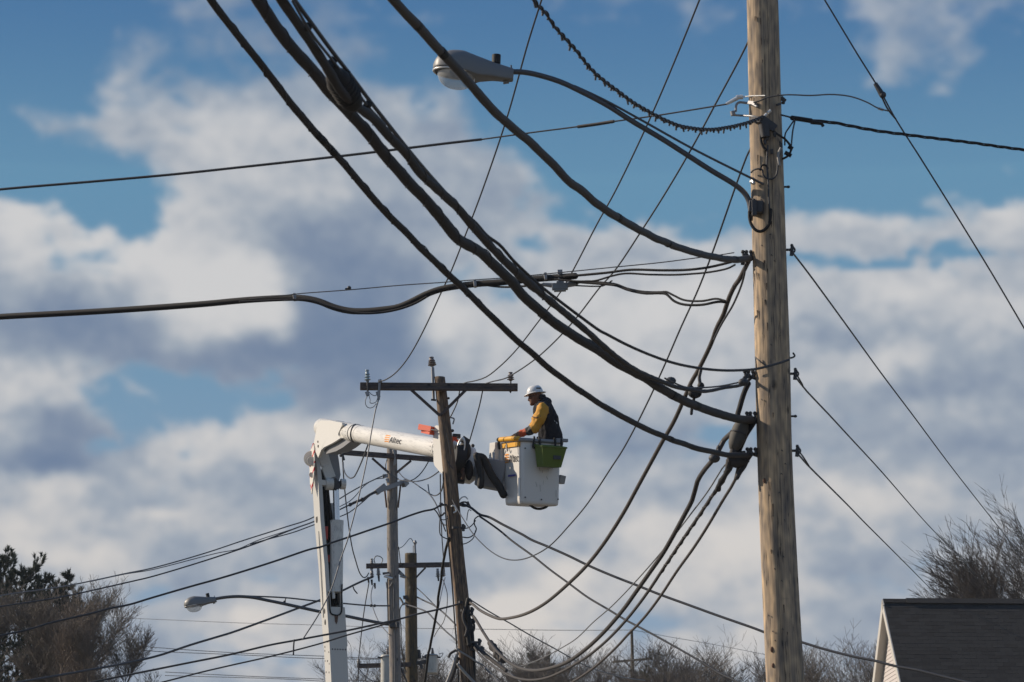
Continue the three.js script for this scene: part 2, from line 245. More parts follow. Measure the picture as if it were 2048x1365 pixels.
{
  const R = rng(77), on = (x, y, o = 0.0) => { const c = lerpRows([[1501, -570], [1525, 0], [1537, 433], [1544, 660], [1550.6, 927], [1559.7, 1147], [1571, 1365]], y), w = lerpRows([[60, -570], [64.5, 0], [68, 433], [70, 660], [70, 927], [72, 1147], [75, 1365]], y) / 2, k = Math.max(-0.97, Math.min(0.97, x)); return P(c + k * w, y, DN - Math.sqrt(1 - k * k) * pxm(w, DN) - o); };
  const gouge = [], staple = []; for (let i = 0; i < 34; i++) { const x = -0.9 + 1.8 * R(), y = 20 + 1330 * R(), a = on(x, y, 0.001), b = on(x + 0.04 * (R() - 0.5), y + 6 + 16 * R(), 0.001); gouge.push(cyl(a, b, 0.003 + 0.004 * R(), 0.002, 5)); }
  for (let i = 0; i < 26; i++) { const x = -0.75 + 1.4 * R(), y = 180 + 1160 * R(), dx = 0.05 * (R() - 0.5); staple.push(tube([on(x, y, 0.004), on(x + 0.02 + dx, y - 2, 0.007), on(x + 0.07 + dx, y + 1, 0.004)], 0.003, 3, 5)); }
  part('spur_marks', merge(gouge), std(C(0.06, 0.045, 0.035), 0.95), nearPole).userData.kind = 'stuff'; part('staples', merge(staple), M.darkSteel, nearPole).userData.kind = 'stuff';
  for (const [x, y, r] of [[-0.62, 1300, 0.017], [-0.6, 1332, 0.014], [-0.64, 962, 0.015]]) part('knot', ball(on(x, y, -0.006), r, 1, 1.5, 0.6), std(C(0.16, 0.085, 0.055), 0.9), nearPole);
}
// lamp feed: connectors, drip loops and a ground wire down the face of the pole
const faceN = (x, y) => P(x, y, DN - 0.175);
part('lead', tube([P(1512, 238, DN - 0.16), faceN(1526, 246), faceN(1523, 262), faceN(1522, 280), faceN(1526, 292), faceN(1532, 300)], 0.012), M.rubber, nearPole);
part('lead', tube([faceN(1531, 238), faceN(1541, 252), faceN(1552, 266), faceN(1561, 272), P(1572, 280, DN - 0.1), P(1583, 297, DN - 0.1), P(1576, 312, DN - 0.1), P(1566, 318, DN - 0.1)], 0.01), M.rubber, nearPole);
part('lead', tube([faceN(1536, 292), faceN(1534, 330), faceN(1537, 366), faceN(1538, 400), faceN(1541, 430)], 0.008), M.wireDark, nearPole);
part('lead', tube([P(1503, 345, DN - 0.1), P(1508, 340, DN - 0.15), faceN(1518, 338), faceN(1525, 340), faceN(1527, 350), faceN(1534, 357), faceN(1545, 358), faceN(1553, 350), faceN(1557, 320), faceN(1563, 294), faceN(1560, 284)], 0.008), M.wireDark, nearPole);
part('lead', tube([faceN(1521, 340), faceN(1524, 331), faceN(1532, 331), faceN(1536, 337)], 0.009), M.rubber, nearPole);
part('lead', tube([faceN(1559, 330), faceN(1557, 310), faceN(1562, 297)], 0.013), M.wirePale, nearPole);
for (const [x, y, x2, y2] of [[1536, 226, 1542, 221], [1528, 234, 1534, 228]]) part('connector', cyl(faceN(x, y), faceN(x2, y2), 0.014), M.bright, nearPole);
for (const [x, y] of [[1528, 268], [1534, 276], [1549, 269], [1562, 291], [1543, 303], [1530, 284]]) part('connector', cyl(faceN(x, y - 4), faceN(x + 1, y + 5), 0.016, 0.012), M.darkSteel, nearPole);
part('bracket', merge([bar(P(1504, 238, DN - 0.1), faceN(1524, 240), 0.05, 0.05), bar(faceN(1524, 238), faceN(1551, 258), 0.07, 0.03), cyl(faceN(1528, 250), faceN(1531, 275), 0.05, 0.04)]), M.darkSteel, nearPole);
part('bracket', merge([bar(P(1498, 205, DN - 0.08), P(1512, 207, DN - 0.14), 0.03, 0.03), tube([P(1472, 222, DN), P(1473, 210, DN), P(1478, 205, DN), P(1492, 206, DN), P(1503, 208, DN - 0.1), P(1514, 213, DN - 0.16)], 0.011), tube([P(1466, 230, DN), P(1480, 231, DN), P(1508, 233, DN - 0.14), faceN(1526, 237)], 0.01), cyl(P(1465, 223, DN), P(1467, 231, DN), 0.022)]), M.steel, nearPole);
part('bracket', merge([bar(P(1562, 195, DN), P(1571, 203, DN), 0.03, 0.04), bar(P(1554, 210, DN - 0.15), P(1561, 208, DN - 0.12), 0.02, 0.02)]), M.darkSteel, nearPole);
for (const [x, y, x2, y2] of [[1570, 305, 1583, 312], [1577, 293, 1586, 298]]) part('connector', cyl(P(x, y, DN - 0.08), P(x2, y2, DN - 0.08), 0.018), M.black, nearPole);
part('lead', tube([P(1589, 240, DN - 0.05), P(1578, 256, DN - 0.08), P(1571, 268, DN - 0.1), P(1570, 290, DN - 0.1)], 0.007), M.wireDark, nearPole);
part('lead', tube([P(1590, 243, DN - 0.05), P(1586, 262, DN - 0.06), P(1583, 292, DN - 0.08)], 0.007), M.wireDark, nearPole);

// the leaning pole of the work site
const leanPole = thing('utility_pole', 'leaning rough brown pole with a wooden crossarm in front of the white boom', 'utility pole');
part('pole_shaft', poleShaft([[879, 755, 21.5], [886, 820, 24], [899, 940, 27.5], [904.5, 1000, 28], [913, 1100, 28], [923.5, 1200, 29], [932, 1300, 31], [937, 1365, 31]], D2, 12), M.poleOld, leanPole);
const A2 = D2 - 0.16;
part('crossarm', beam(P(720, 773.2, A2), P(1035.5, 775.4, A2), 0.116, 0.09), M.arm, leanPole);
for (const q of [[[821, 779], [880, 832]], [[932, 780], [880, 832]]]) part('brace', bar(P(...q[0], A2 - 0.03), P(...q[1], D2 - 0.13), 0.045, 0.02), M.arm, leanPole);
part('insulator', insulator(P(735, 764, A2), P(734, 740, A2), 0.052), M.glassBlue, leanPole, 'pale blue glazed insulator');
part('insulator', insulator(P(864.5, 733, D2 - 0.02), P(862.5, 715, D2), 0.068), M.porcelain, leanPole);
part('insulator', insulator(P(1021.5, 762, A2), P(1021, 745, A2), 0.06), M.porcelain, leanPole);
part('pin', merge([cyl(P(864.5, 735, D2 - 0.02), P(867, 800, D2 - 0.02), 0.022, 0.022), cyl(P(867, 735, D2), P(868.5, 757, D2), 0.01)]), M.steel, leanPole);
part('pin', merge([cyl(P(1021.5, 762, A2), P(1021, 785, A2), 0.012), cyl(P(1021, 782, A2), P(1021, 787, A2), 0.026, 0.004)]), M.darkSteel, leanPole);
part('pin', cyl(P(735, 764, A2 - 0.06), P(735.5, 792, A2 - 0.06), 0.016), M.darkSteel, leanPole);
part('dead_end_clamp', merge([cyl(P(759, 762, A2 - 0.06), P(757, 800, A2 - 0.06), 0.022), ball(P(760, 763, A2 - 0.06), 0.035), bar(P(733, 784, A2 - 0.06), P(736, 792, A2 - 0.06), 0.06, 0.05), bar(P(754, 784, A2 - 0.06), P(758, 795, A2 - 0.06), 0.05, 0.05)]), M.steel, leanPole);
for (const t of ['736,790 731,800 731,809 735,815 741,816.5 747,814 752,808', '737,790 740,800 740,806 746,807 752,804 755,797', '738,785 744,790 750,792 755,788']) part('jumper', tube(line(t, A2 - 0.08, A2 - 0.08), 0.006), M.wireGrey, leanPole);
part('bolt', merge([cyl(P(890, 797, D2), P(898, 798, D2), 0.012), ball(P(897, 797, D2), 0.02)]), M.darkSteel, leanPole);
part('bolt', cyl(P(862, 800, D2 - 0.05), P(872, 801, D2 - 0.05), 0.016), M.darkSteel, leanPole);
part('step', tube(line('903,836 908,838 906,848', D2, D2), 0.012), M.steel, leanPole);
part('step', merge([cyl(P(895, 860, D2), P(906, 861, D2), 0.014), ball(P(905, 862, D2), 0.025)]), M.darkSteel, leanPole);
part('spool_bracket', merge([bar(P(880.5, 1010.5, D2 - 0.05), P(898, 1010.5, D2 - 0.05), 0.03, 0.03), bar(P(881, 1006, D2 - 0.05), P(881, 1015, D2 - 0.05), 0.035, 0.035, V(0, 0, 1)), cyl(P(914, 1009, D2), P(924, 1009.5, D2), 0.025), new THREE.TorusGeometry(0.045, 0.018, 8, 18).scale(1.3, 0.75, 1).translate(...P(928.5, 1009, D2).toArray())]), M.darkSteel, leanPole);
part('coil', merge([tube(line('918,1003 921,998 926,994.5 931,994.5 935,998.5', D2, D2), 0.011), tube(line('903.5,1013 907,1012 911,1017 912,1023 908,1026', D2 - 0.16, D2 - 0.16), 0.014)]), M.bright, leanPole);
for (const [x, y] of [[909, 1056], [922, 1205], [926, 1222], [930, 1240], [941, 1285], [946, 1300]]) part('cable_bracket', merge([bar(P(x - 4, y, D2 - 0.13), P(x + 20, y + 1, D2), 0.035, 0.04), cyl(P(x + 17, y - 7, D2 - 0.03), P(x + 18, y + 7, D2 - 0.03), 0.022), ball(P(x + 19, y - 2, D2), 0.03)]), M.darkSteel, leanPole);
part('riser', tube(line('930,1216 926,1232 929,1246 934,1258 931,1272', D2 - 0.16, D2 - 0.16), 0.022), M.cableGrey, leanPole);
part('riser', tube(line('936,1200 933,1216 936,1234 939,1252 936,1270 938,1290', D2 - 0.15, D2 - 0.15), 0.035), M.black, leanPole);
part('riser', tube(line('939,1240 943,1262 945,1290 947,1320 946,1366', D2 - 0.05, D2 - 0.05), 0.035), M.black, leanPole);
part('riser', tube(line('944,1243 948,1250 947,1262 941,1266', D2, D2), 0.018), M.cable, leanPole);
for (const t of ['893,868 897,885 901,908', '894,922 899,930 905,937']) part('splinter', tube(line(t, D2 - 0.14, D2 - 0.13), 0.008, 4, 5), M.wireDark, leanPole);
part('ground_wire', tube(line('886,945 888,985 893,1050 898,1100 905,1180 909,1240 914,1300 917,1365', D2 - 0.08, D2 - 0.08), 0.012), M.rubber, leanPole);

// the grey pole with the street lamp
const greyPole = thing('utility_pole', 'straight grey pole behind the boom carrying a street lamp on a long arm', 'utility pole');
part('pole_shaft', poleShaft([[783.5, 893, 20], [784, 950, 21], [785, 1090, 22.5], [790.5, 1365, 22.8]], D3, 13), M.poleGrey, greyPole);
part('crossarm', beam(P(681, 905, D3 - 0.2), P(886, 921, D3 - 0.2), 0.115, 0.09), M.arm, greyPole);
for (const q of [[[744, 917], [777, 946]], [[822, 922], [793, 946]]]) part('brace', bar(P(...q[0], D3 - 0.24), P(...q[1], D3 - 0.13), 0.05, 0.025), M.arm, greyPole);
part('bracket', merge([bar(P(753, 984, D3 - 0.35), P(814, 962, D3 + 0.1), 0.1, 0.07), bar(P(752, 986, D3 - 0.4), P(770, 972, D3 - 0.3), 0.13, 0.1), bar(P(806, 971, D3), P(813, 964, D3 + 0.1), 0.12, 0.12)]), M.steel, greyPole);
for (const q of [[[769, 978], [773, 1016]], [[801, 970], [796, 1016]]]) part('brace', bar(P(...q[0], D3 - 0.12), P(...q[1], D3 - 0.1), 0.035, 0.025), M.rusty, greyPole);
part('clamp', merge([bar(P(765, 953, D3 - 0.14), P(776, 952, D3 - 0.14), 0.08, 0.06), cyl(P(774, 958, D3 - 0.16), P(776, 966, D3 - 0.16), 0.04)]), M.steel, greyPole);
part('dead_end_insulator', merge([insulator(P(680, 914, D3 - 0.2), P(686, 906, D3 - 0.2), 0.05), bar(P(683, 903, D3 - 0.26), P(688, 921, D3 - 0.26), 0.06, 0.05, V(0, 0, 1))]), M.darkSteel, greyPole);
part('jumper', tube(line('774,920 771,930 774,945 786,952 796,958', D3 - 0.18, D3 - 0.18), 0.012), M.wireGrey, greyPole);
part('jumper', tube(line('787,902 790,915 789,930', D3 - 0.22, D3 - 0.22), 0.03), M.wirePale, greyPole);
part('connector', merge([cyl(P(768, 1153, D3 - 0.15), P(785, 1158, D3 - 0.15), 0.028), cyl(P(779, 1150, D3 - 0.16), P(770, 1151, D3 - 0.16), 0.02)]), M.bright, greyPole);
part('connector', merge([cyl(P(800, 1153, D3 - 0.1), P(811, 1156, D3 - 0.1), 0.026), cyl(P(799, 1147, D3), P(806, 1151, D3), 0.035)]), M.wirePale, greyPole);
part('bracket', merge([bar(P(765, 1148, D3 - 0.1), P(778, 1147, D3 - 0.1), 0.05, 0.06), bar(P(797, 1144, D3), P(806, 1152, D3), 0.07, 0.05)]), M.darkSteel, greyPole);
part('ground_wire', tube(line('775,1159 774.5,1190 775.5,1215 776,1248', D3 - 0.1, D3 - 0.1), 0.016), M.wireDark, greyPole);
part('ground_wire', tube(line('772,1165 775,1180 786,1165 787,1200 788,1240 789,1300 790,1366', D3 - 0.15, D3 - 0.15), 0.012), M.wireGrey, greyPole);

// the dark pole behind it
const darkPole = thing('utility_pole', 'short dark brown pole with a crossarm between the grey pole and the leaning pole', 'utility pole');
part('pole_shaft', poleShaft([[821.5, 1108, 23.4], [822, 1200, 23.6], [823.5, 1365, 24]], D4, 14), M.poleBrown, darkPole);
part('crossarm', beam(P(732, 1133, D4 - 0.3), P(905, 1130, D4 - 0.16), 0.12, 0.1), M.arm, darkPole);
for (const q of [[[851, 1136], [832, 1156]], [[792, 1136], [812, 1156]]]) part('brace', bar(P(...q[0], D4 - 0.2), P(...q[1], D4 - 0.12), 0.04, 0.03), M.darkSteel, darkPole);
part('pin', merge([cyl(P(829.5, 1090, D4), P(830.5, 1110, D4), 0.03), cyl(P(826, 1092, D4), P(826, 1110, D4), 0.01), ball(P(830, 1086, D4), 0.06, 0.7, 1.1, 0.7), bar(P(826, 1085, D4), P(834, 1086, D4), 0.03, 0.03)]), M.steel, darkPole);
for (const [x, y, m] of [[744, 1126, 'wirePale'], [744, 1146, 'steel'], [757, 1143, 'steel'], [876, 1146, 'steel'], [887, 1144, 'porcelain']]) part('insulator', insulator(P(x, y + 10, D4 - 0.28), P(x - 1, y - 8, D4 - 0.28), 0.062, 4), M[m], darkPole);
part('jumper', tube(line('750,1128 748,1119 752,1113 760,1114 765,1119 763,1127', D4 - 0.3, D4 - 0.3), 0.012), M.wireGrey, darkPole);
for (const [x, y] of [[736, 1160], [743, 1165], [749, 1172], [757, 1158], [876, 1157]]) part('clamp', cyl(P(x, y - 5, D4 - 0.3), P(x + 1, y + 6, D4 - 0.3), 0.03, 0.02), M.darkSteel, darkPole);
part('crossarm', beam(P(714, 1333, D4 - 0.25), P(822, 1330, D4 - 0.16), 0.11, 0.09), M.arm, darkPole);
part('insulator', insulator(P(717.5, 1329, D4 - 0.25), P(717, 1319, D4 - 0.25), 0.06, 2), M.wirePale, darkPole);
part('bracket', merge([bar(P(810, 1330, D4), P(860, 1324, D4 - 0.1), 0.09, 0.09), cyl(P(840, 1326, D4 - 0.1), P(844, 1339, D4 - 0.1), 0.035), cyl(P(836, 1301, D4 + 0.1), P(838, 1318, D4 + 0.1), 0.06)]), M.darkSteel, darkPole);
part('bracket', merge([bar(P(806, 1196, D4 - 0.1), P(815, 1195, D4 - 0.1), 0.09, 0.06), bar(P(805, 1209, D4 - 0.1), P(812, 1208, D4 - 0.1), 0.06, 0.05)]), M.darkSteel, darkPole);
function transformer(x, y0, y1, w, d, label) {
  const t = thing('transformer', label, 'transformer', undefined), r = pxm(w, d) / 2, a = P(x, y1, d), b = P(x, y0, d), h = b.y - a.y;
  part('tank', new THREE.LatheGeometry([[0.001, 0], [r * 0.93, 0], [r, h * 0.04], [r * 0.98, h * 0.3], [r, h * 0.9], [r * 1.02, h * 0.95], [r * 0.95, h], [0.001, h * 1.03]].map(([u, v]) => new THREE.Vector2(u, v)), 28).translate(a.x, a.y, a.z), M.tank, t);
  part('lid_band', new THREE.TorusGeometry(r * 1.02, 0.016, 8, 30).rotateX(Math.PI / 2).translate(b.x, b.y - h * 0.06, b.z), M.steel, t);
  part('bushing', insulator(P(x + 3, y0, d - 0.05), P(x + 2, y0 - 13, d - 0.05), 0.05, 4), M.porcelain, t);
  part('terminal', merge([cyl(P(x + w / 2 - 1, y0 + 5, d - 0.05), P(x + w / 2 + 6, y0 + 6, d - 0.05), 0.022), cyl(P(x - w / 2 + 2, y0 + 6, d - 0.1), P(x - w / 2 - 6, y0 + 4, d - 0.1), 0.022)]), M.darkSteel, t);
  part('lead', tube(line([[x + w / 2 + 5, y0 + 6], [x + w / 2 + 9, y0 + 2], [x + w / 2 + 11, y0 - 3], [x + w / 2 + 3, y0 - 1]], d - 0.05, d - 0.05), 0.009), M.wireGrey, t);
  return t;
}
M.tank = paint(C(0.5, 0.51, 0.5), 51, 0.2);
transformer(862.5, 1310, 1348, 25, D4, 'grey drum transformer mounted on the right side of the dark brown pole');
transformer(772.5, 1311, 1376, 23, D4 - 0.5, 'pale tall drum transformer half hidden behind the grey pole');

// the small pole far down the street
const farPole = thing('utility_pole', 'small distant pole above the bare trees with two pairs of black insulators', 'utility pole'), D5 = 190;
part('pole_shaft', poleShaft([[1263.5, 1260, 5.4], [1265, 1310, 6], [1266, 1365, 7]], D5, 15), M.poleBrown, farPole);
part('crossarm', beam(P(1226, 1325, D5 - 0.3), P(1303, 1318, D5 - 0.1), 0.14, 0.12), M.poleNear, farPole);
for (const q of [[[1246, 1322], [1262, 1335]], [[1284, 1320], [1270, 1333]]]) part('brace', bar(P(...q[0], D5 - 0.3), P(...q[1], D5 - 0.12), 0.07, 0.04), M.arm, farPole);
for (const [x, y] of [[1228.5, 1318], [1234.8, 1317.5], [1293.3, 1312], [1299.8, 1311.5]]) part('insulator', insulator(P(x, y + 6.5, D5 - 0.2), P(x, y - 6, D5 - 0.2), 0.055, 5), M.black, farPole);
part('crossarm', beam(P(1238, 1362, D5 - 0.3), P(1293, 1361, D5 - 0.3), 0.14, 0.12), M.poleNear, farPole);
for (const x of [1240, 1246, 1283, 1290]) part('insulator', insulator(P(x, 1361, D5 - 0.3), P(x, 1349, D5 - 0.3), 0.055, 5), M.black, farPole);

// ---------------------------------------------------------------- street lamps
M.lens = new THREE.MeshPhysicalMaterial({ color: C(0.82, 0.83, 0.83), transmission: 0.75, roughness: 0.22, thickness: 0, ior: 1.45 });
function lampHead(t, tail, tip, d, s = 1) {
  // [along, top, bottom] in hundredths of the head's length, half width likewise
  const secs = [[0, 7, -7.5, 5.5], [2, 8, -8.5, 7], [10, 10, -8.7, 8.5], [26, 14, -8, 11], [43, 19, -9, 16], [55, 22.5, -7, 20], [65, 25, -5.5, 22.5], [80, 24, -3.5, 23], [92, 18.5, -2.2, 18], [97, 12.5, -1.2, 12], [99.4, 7, 0, 5], [100, 4.6, 1.5, 1.5]];
  const a = P(...tail, d), b = P(...tip, d), L = a.distanceTo(b), m = frame(a, b), q = (x, y, z) => V(x * L / 100, y * L / 100, z * L / 100).applyMatrix4(m).add(a);
  const sup = (v, p) => Math.sign(v) * Math.abs(v) ** p;
  const ring = ([x, up, dn, w], n = 36) => Array.from({ length: n }, (_, i) => { const g = -i / n * Math.PI * 2, c = Math.cos(g), k = Math.sin(g); return q(x, k > 0 ? dn + 3 + (up - dn - 3) * sup(k, 0.85) : dn + 3 + 3 * sup(k, 0.5), w * sup(c, 0.75)); });
  const curve = (k) => { const out = []; for (let i = 0; i + 1 < secs.length; i++) for (let j = 0; j < 4; j++) { const u = j / 4, p = [secs[Math.max(0, i - 1)][k], secs[i][k], secs[i + 1][k], secs[Math.min(secs.length - 1, i + 2)][k]]; out.push(0.5 * (2 * p[1] + (p[2] - p[0]) * u + (2 * p[0] - 5 * p[1] + 4 * p[2] - p[3]) * u * u + (3 * p[1] - p[0] - 3 * p[2] + p[3]) * u * u * u)); } out.push(secs[secs.length - 1][k]); return out; };
  const cols = [0, 1, 2, 3].map(curve), rows = cols[0].map((_, i) => cols.map((c) => c[i]));
  const body = hull(rows.map((r) => ring(r)));
  part('lamp_housing', smooth(body), M.lampGrey, t);
  const rim = []; for (let i = 0; i < 40; i++) { const g = i / 40 * Math.PI * 2; rim.push(q(72 + 27 * Math.cos(g), -3.6 + 1.6 * Math.cos(g), 22 * Math.sin(g))); }
  part('lens_ring', new THREE.TubeGeometry(new THREE.CatmullRomCurve3(rim, true), 80, L * 0.013, 8, true), M.bright, t);
  const bowl = []; for (let j = 0; j <= 12; j++) { const h = j / 12 * Math.PI / 2; bowl.push(Array.from({ length: 32 }, (_, i) => { const g = i / 32 * Math.PI * 2, k = Math.cos(h) ** 0.8; return q(70 + 24 * k * Math.cos(g), -4.4 + 1.2 * Math.cos(g) * k - 19 * Math.sin(h), 20 * k * Math.sin(g)); })); }
  part('lens_bowl', smooth(hull(bowl, false)), M.lens, t);
  part('reflector', smooth(hull([0.02, 0.5, 1].map((k) => Array.from({ length: 24 }, (_, i) => { const g = i / 24 * Math.PI * 2; return q(70 + 23 * k * Math.cos(g), -3.6, 19 * k * Math.sin(g)); })), false)), M.bright, t);
  part('photocell', merge([cyl(q(22.5, 13, 0), q(23, 24, 0), L * 0.055, L * 0.055, 20), cyl(q(22.4, 10, 0), q(22.5, 14, 0), L * 0.036)]), M.black, t);
  part('latch', merge([bar(q(3, 8, 3), q(4, 13, 3), L * 0.02, L * 0.02, V(0, 0, 1)), bar(q(5, -9, 2), q(12, -10.5, 2), L * 0.03, L * 0.05), bar(q(90, -2, 8), q(96, -3, 8), L * 0.04, L * 0.03)]), M.lampGrey, t);
  if (s) part('lamp_clip', bar(q(41, -2, 20), q(54, -7, 21), L * 0.07, L * 0.012), M.wirePale, t);
}
function smooth(g) {                                          // shared normals for a skin made of loose triangles
  const p = g.attributes.position, n = g.attributes.normal, at = new Map(), key = (i) => Math.round(p.getX(i) * 4e4) + '|' + Math.round(p.getY(i) * 4e4) + '|' + Math.round(p.getZ(i) * 4e4);
  for (let i = 0; i < p.count; i++) { const k = key(i), s = at.get(k) ?? V(0, 0, 0); s.add(V(n.getX(i), n.getY(i), n.getZ(i))); at.set(k, s); }
  for (let i = 0; i < p.count; i++) { const s = at.get(key(i)).clone().normalize(), f = V(n.getX(i), n.getY(i), n.getZ(i)); if (s.dot(f) > 0.55) n.setXYZ(i, s.x, s.y, s.z); }
  return g;
}
{
  const t = thing('street_lamp', 'grey cobra head street lamp on a curved arm high on the near pale pole', 'street lamp');
  part('lamp_arm', tube(line('1503,436 1501,415 1497.5,400 1489,386 1472,371 1421,340 1326,279 1262,241 1215,211 1167,185.5 1120,163.5 1072,149 1047,144.5 1018,143.5', DN - 0.02, DN), pxm(11.5, DN) / 2, 6, 12), M.lampArm, t);
  part('stay_rod', tube(line('1149,172 1180,186 1215,203 1288,243 1383,296 1500,355 1526,368', DN, DN - 0.16), pxm(5, DN) / 2), M.lampArm, t);
  part('pole_bracket', merge([bar(P(1500, 415, DN - 0.12), P(1528, 416, DN - 0.15), 0.105, 0.12), bar(P(1508, 401, DN - 0.18), P(1509, 432, DN - 0.18), 0.06, 0.04, V(0, 0, 1)), cyl(P(1508, 398, DN - 0.19), P(1508, 404, DN - 0.19), 0.012)]), M.darkSteel, t);
  part('feed_cable', tube(line('1499,425 1499.5,437 1504,451 1513,461 1521,463 1530,459.5 1538,449 1541,435 1542,420', DN - 0.12, DN - 0.19), 0.014), M.rubber, t);
  part('stay_bolt', merge([ball(P(1504, 364, DN - 0.12), 0.02), cyl(P(1506, 357, DN - 0.12), P(1508, 368, DN - 0.14), 0.016)]), M.bright, t);
  lampHead(t, [1027, 149.5], [865.5, 138], DN);
}
{
  const t = thing('street_lamp', 'smaller grey street lamp on a dark arched arm left of the lower boom', 'street lamp');
  part('lamp_arm', tube(line('792,1250 778,1249.5 730,1241 692,1233 639,1224 602,1216 568,1208.5 534,1201.5 506,1196 477,1193.8 449,1195.5 428,1199', D3 - 0.1, D3), pxm(6.4, D3) / 2, 6, 10), M.lampArm, t);
  part('stay_rod', tube(line('778,1212.5 738,1212 690,1208 628,1202.5 571,1196.4 484,1192.5', D3 - 0.12, D3), 0.018), M.lampArm, t);
  part('pole_bracket', merge([bar(P(779, 1250, D3 - 0.15), P(796, 1251, D3 - 0.16), 0.13, 0.1), cyl(P(795, 1246, D3 - 0.2), P(795, 1256, D3 - 0.2), 0.05)]), M.darkSteel, t);
  part('arm_clamp', merge([bar(P(565, 1209, D3), P(570, 1203, D3), 0.05, 0.05), cyl(P(569.5, 1207, D3), P(571.5, 1195, D3), 0.012)]), M.darkSteel, t);
  part('stay_clamp', merge([ball(P(742, 1212, D3 - 0.1), 0.035), ball(P(749, 1212.3, D3 - 0.1), 0.035)]), M.darkSteel, t);
  lampHead(t, [432, 1199.5], [368, 1214.5], D3);
}

// ---------------------------------------------------------------- bucket truck
const ray = (x, y) => { const u = (x - 1024) / F, v = (682.5 - y) / F; return V(u, v * CP + SP, -(CP - v * SP)); };
function onPlane(x, y, p, n) { const r = ray(x, y), e = V(0, EYE, 0); return r.multiplyScalar(p.clone().sub(e).dot(n) / r.dot(n)).add(e); }
function plate(poly, p, n, thick) { const f = poly.map(([x, y]) => onPlane(x, y, p, n)); return hull([f, f.map((q) => q.clone().addScaledVector(n, -thick))]); }
const canvasTex = (w, h, draw) => { const c = document.createElement('canvas'); c.width = w; c.height = h; draw(c.getContext('2d'), w, h); const t = new THREE.CanvasTexture(c); t.colorSpace = THREE.SRGBColorSpace; t.anisotropy = 4; return t; };
const decalTex = canvasTex(512, 256, (g, w, h) => {
  g.clearRect(0, 0, w, h);
  g.fillStyle = '#e0902a';
  for (let i = 0; i < 4; i++) { const y = 20 + i * 52; g.beginPath(); g.moveTo(16, y + 8); g.quadraticCurveTo(90, y - 16, 150, y + 4); g.lineTo(150, y + 30); g.quadraticCurveTo(90, y + 12, 16, y + 34); g.fill(); }
  g.fillStyle = '#221d24'; g.font = 'bold 168px sans-serif'; g.setTransform(0.82, 0, -0.1, 1.18, 176, 0); g.fillText('Altec', 0, 166);
});
const hazardTex = canvasTex(128, 256, (g, w, h) => { g.fillStyle = '#d9d4cc'; g.fillRect(0, 0, w, h); g.strokeStyle = '#b3121c'; g.lineWidth = 15; for (let i = -3; i < 9; i++) { g.beginPath(); g.moveTo(-20, i * 74 + 90); g.lineTo(160, i * 74 - 50); g.stroke(); } });
hazardTex.wrapS = hazardTex.wrapT = THREE.RepeatWrapping;
const M2 = {
  decal: std(C(1, 1, 1), 0.5, 0, { map: decalTex, transparent: true }), hazard: std(C(1, 1, 1), 0.5, 0, { map: hazardTex }),
  hole: std(C(0.05, 0.045, 0.04), 0.9),
};
const truck = thing('bucket_truck', 'white bucket truck boom with a jointed arm and a work bucket beside the leaning pole', 'bucket truck');
const E3 = P(645, 855.5, 56), T3 = P(897, 900.5, 47.6);
const ax = T3.clone().sub(E3).normalize(), hd = V(ax.x, 0, ax.z).normalize(), nn = V(-hd.z, 0, hd.x).multiplyScalar(hd.x * -1 < 0 ? 1 : 1);
if (nn.x > 0) nn.multiplyScalar(-1);                          // the side of the boom that looks left, into the sun
const alongBoom = (t) => E3.clone().lerp(T3, t);
